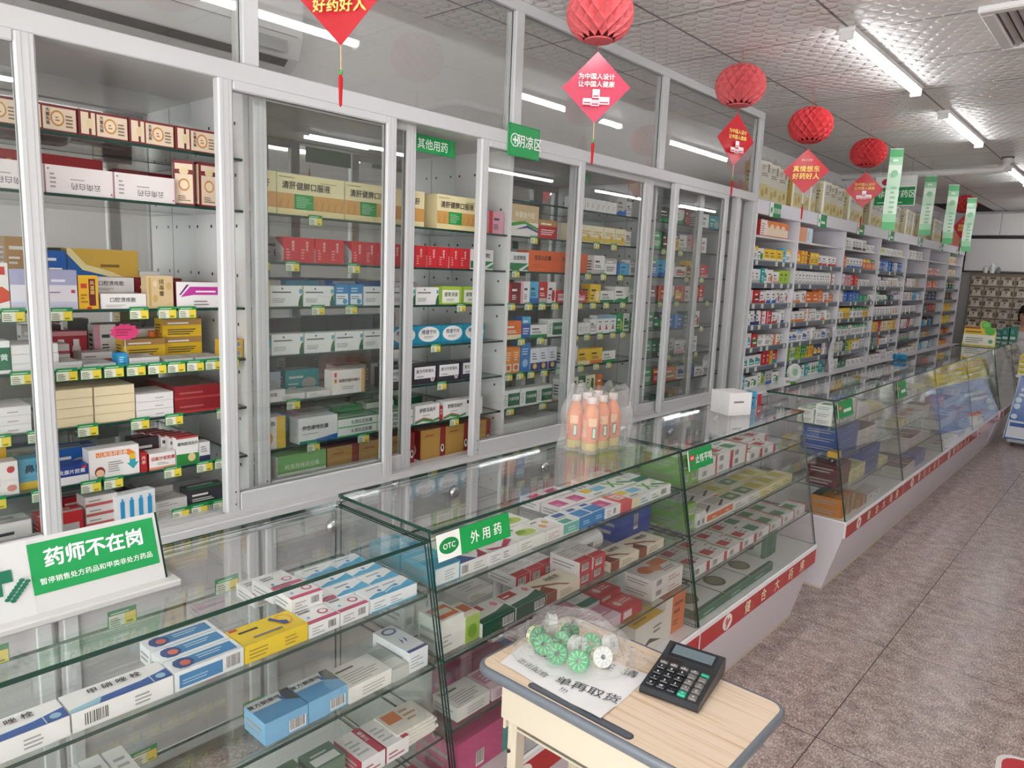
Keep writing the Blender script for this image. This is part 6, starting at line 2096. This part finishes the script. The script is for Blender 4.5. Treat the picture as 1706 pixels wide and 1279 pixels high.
def onface(y):
    return .015 + (y - .004) * (.030 - .015) / .118 if y < .122 else .030 + (y - .122) * .012 / .054


b = MB()
b.poly([(-.052, .130, onface(.130) + .0006), (.052, .130, onface(.130) + .0006), (.052, .172, onface(.172) + .0006), (-.052, .172, onface(.172) + .0006)], '#20252a', GLOSS)
b.poly([(-.046, .137, onface(.137) + .001), (.046, .137, onface(.137) + .001), (.046, .167, onface(.167) + .001), (-.046, .167, onface(.167) + .001)], '#6d7b82', GLOSS)
b.build('screen', t)
b = MB()
b.poly([(-.05, .112, onface(.112) + .0006), (-.012, .112, onface(.112) + .0006), (-.012, .121, onface(.121) + .0006), (-.05, .121, onface(.121) + .0006)], '#3b2d2c', GLOSS)
b.build('solar_panel', t)
KEYS = [['>', 'U', '%', 'M', 'G'], ['7', '8', '9', '-', 'A'], ['4', '5', '6', 'x', '/'], ['1', '2', '3', '+', 'C'], ['0', '00', '.', '+', '=']]
for r_, row in enumerate(KEYS):
    for c_, ch in enumerate(row):
        y0 = .092 - .0205 * r_
        x0 = -.056 + .0232 * c_
        dark = c_ < 3 and r_ > 0
        grn = (r_, c_) in ((0, 4), (4, 3))
        kc = '#2fa888' if grn else ('#24262a' if dark else '#77736f')
        if r_ == 0:
            kh = .009
        else:
            kh = .015
        b = MB()
        z0 = onface(y0)
        b.rbox(0, .019 if dark else .0175, 0, kh, -.003, .0045, kc, GLOSS, .0018)
        if ch not in 'GA':
            b.text((.0095, kh / 2, .0047), (1, 0, 0), (0, 1, 0), .009 if r_ else .006, ch, '#f0f0ee', .01)
        o = b.build('key', t, (x0, y0, z0 + .001))
        o.rotation_euler = (sl, 0, 0)

# tape rolls in a clear bag
def roll_mesh(col, inner):
    b = MB()
    b.lathe([(.006, -.0105), (.0225, -.0105), (.0235, -.0095), (.0235, -.008), (.0215, -.0075), (.0215, .0075), (.0235, .008), (.0235, .0095), (.0225, .0105), (.006, .0105)], 28, (0, 0, 0), col, GLOSS, cap=False)
    b.lathe([(.006, .0105), (.0055, .009), (.0055, -.009), (.006, -.0105)], 20, (0, 0, 0), inner, GLOSS, cap=False)
    for z in (-.0107, .0107):
        for q in range(10):
            a = 2 * PI * q / 10
            c, d = math.cos(a), math.sin(a)
            p_ = [(r_ * c - w_ * d, r_ * d + w_ * c, z) for r_, w_ in ((.009, -.0008), (.0205, -.0014), (.0205, .0014), (.009, .0008))]
            b.poly(p_ if z > 0 else p_[::-1], inner, GLOSS)
    return b.data('tape_roll', False)


RM = [roll_mesh('#1f8f4c', '#6fc490'), roll_mesh('#eceee8', '#cfd8cf'), roll_mesh('#2aa15a', '#8ad3a6')]
bn = MB()
bn.lathe([(.0236, -.0075), (.0238, -.007), (.0238, .007), (.0236, .0075)], 28, (0, 0, 0), '#e9e6b8', PRINT, cap=False)
for q in range(8):
    a0 = q * .78
    bn.poly([(.0240 * math.cos(a0), .0240 * math.sin(a0), -.003), (.0240 * math.cos(a0 + .2), .0240 * math.sin(a0 + .2), -.003), (.0240 * math.cos(a0 + .2), .0240 * math.sin(a0 + .2), .003), (.0240 * math.cos(a0), .0240 * math.sin(a0), .003)], '#3a8a52')
BND = bn.data('paper_band')
zb = DZ + .0035
RL = [(1.100, 1.252, .0245, 78, 70, 0, 1), (1.135, 1.236, .023, 62, 35, 0, 0), (1.085, 1.325, .0245, 80, -40, 1, 0), (1.140, 1.325, .0245, 76, 55, 0, 1), (1.184, 1.226, .022, 55, 25, 0, 0), (1.196, 1.283, .0245, 78, 80, 1, 0),
      (1.212, 1.316, .0245, 60, 40, 2, 0), (1.245, 1.345, .0245, 72, 100, 1, 0), (1.236, 1.236, .023, 58, 20, 2, 0), (1.262, 1.285, .0245, 66, 60, 1, 1), (1.160, 1.275, .0245, 70, 10, 2, 0)]
for k, (x, y, z, tl, rz, mi_, bd) in enumerate(RL):
    t = link('tape_roll', RM[mi_], None, (x + .008, y, zb + z))
    t.rotation_euler = (math.radians(tl), 0, math.radians(rz))
    if bd:
        link('paper_band', BND, t)
    reg(t, ('green tape roll', 'white tape roll', 'light green tape roll')[mi_] + (' with paper band' if bd else ''), 'in clear bag on desk', 'tape roll', 'tape rolls in the bag')
b = MB()
na, nz = 40, 10
vs, fs = [], []
r0 = random.Random(3)
for j in range(nz + 1):
    f_ = j / nz
    for i in range(na):
        a = 2 * PI * i / na
        lob = 1 + .07 * math.sin(3 * a + 1) + .05 * math.sin(5 * a) + r0.uniform(-.04, .05)
        rx, ry = .136 * lob, .122 * lob
        hh = .072 * (math.sin(f_ * PI / 2)) ** .7
        q = math.cos(f_ * PI / 2) ** .55 if f_ < 1 else .0
        vs.append((.0 + rx * q * math.cos(a), ry * q * math.sin(a), .0005 + hh + r0.uniform(-.010, .006) * (f_ > .1)))
for j in range(nz):
    for i in range(na):
        q = (i + 1) % na
        fs.append((j * na + i, j * na + q, (j + 1) * na + q, (j + 1) * na + i))
# loose mouth of the bag, lying flat towards the aisle
for sg, (px, py, ln, aw) in enumerate(((.118, .03, .05, .04), (-.105, -.065, .05, .05))):
    k0 = len(vs)
    for i in range(6):
        for j in range(5):
            dx_ = ln * i / 5 * (1 if px > 0 else -1)
            vs.append((px + dx_, py + aw * (j - 2) / 2 * (1 + .1 * i), .006 + .018 * (1 - i / 5) + r0.uniform(0, .012)))
    for i in range(5):
        for j in range(4):
            a = k0 + i * 5 + j
            fs.append((a, a + 1, a + 6, a + 5))
b.mesh(vs, fs, '#ffffff', FILM)
tag(b.build('plastic_bag', None, (1.185, 1.290, DZ + .0065), False), 'crumpled clear plastic bag of tape rolls on the school desk', 'bag')

# red floor sticker at the lower edge of the aisle
b = MB()
pts = [(.0 + .15 * math.cos(2 * PI * i / 40) * (1 + .08 * math.cos(5 * 2 * PI * i / 40)), .15 * math.sin(2 * PI * i / 40) * (1 + .08 * math.cos(5 * 2 * PI * i / 40))) for i in range(40)]
b.prism([(x, y, .0006) for x, y in pts], (0, 0, .0008), '#f0e9e6', PRINT)
b.prism([(x * .88, y * .88, .0014) for x, y in pts], (0, 0, .0004), '#c9323a', PRINT)
b.prism([(x * .35 - .02, y * .3 + .03, .0018) for x, y in pts], (0, 0, .0003), '#f0e9e6', PRINT)
tag(b.build('floor_sticker', None, (2.03, 2.83, 0)), 'red and white scalloped floor sticker at the aisle edge', 'sticker')

finish_labels()
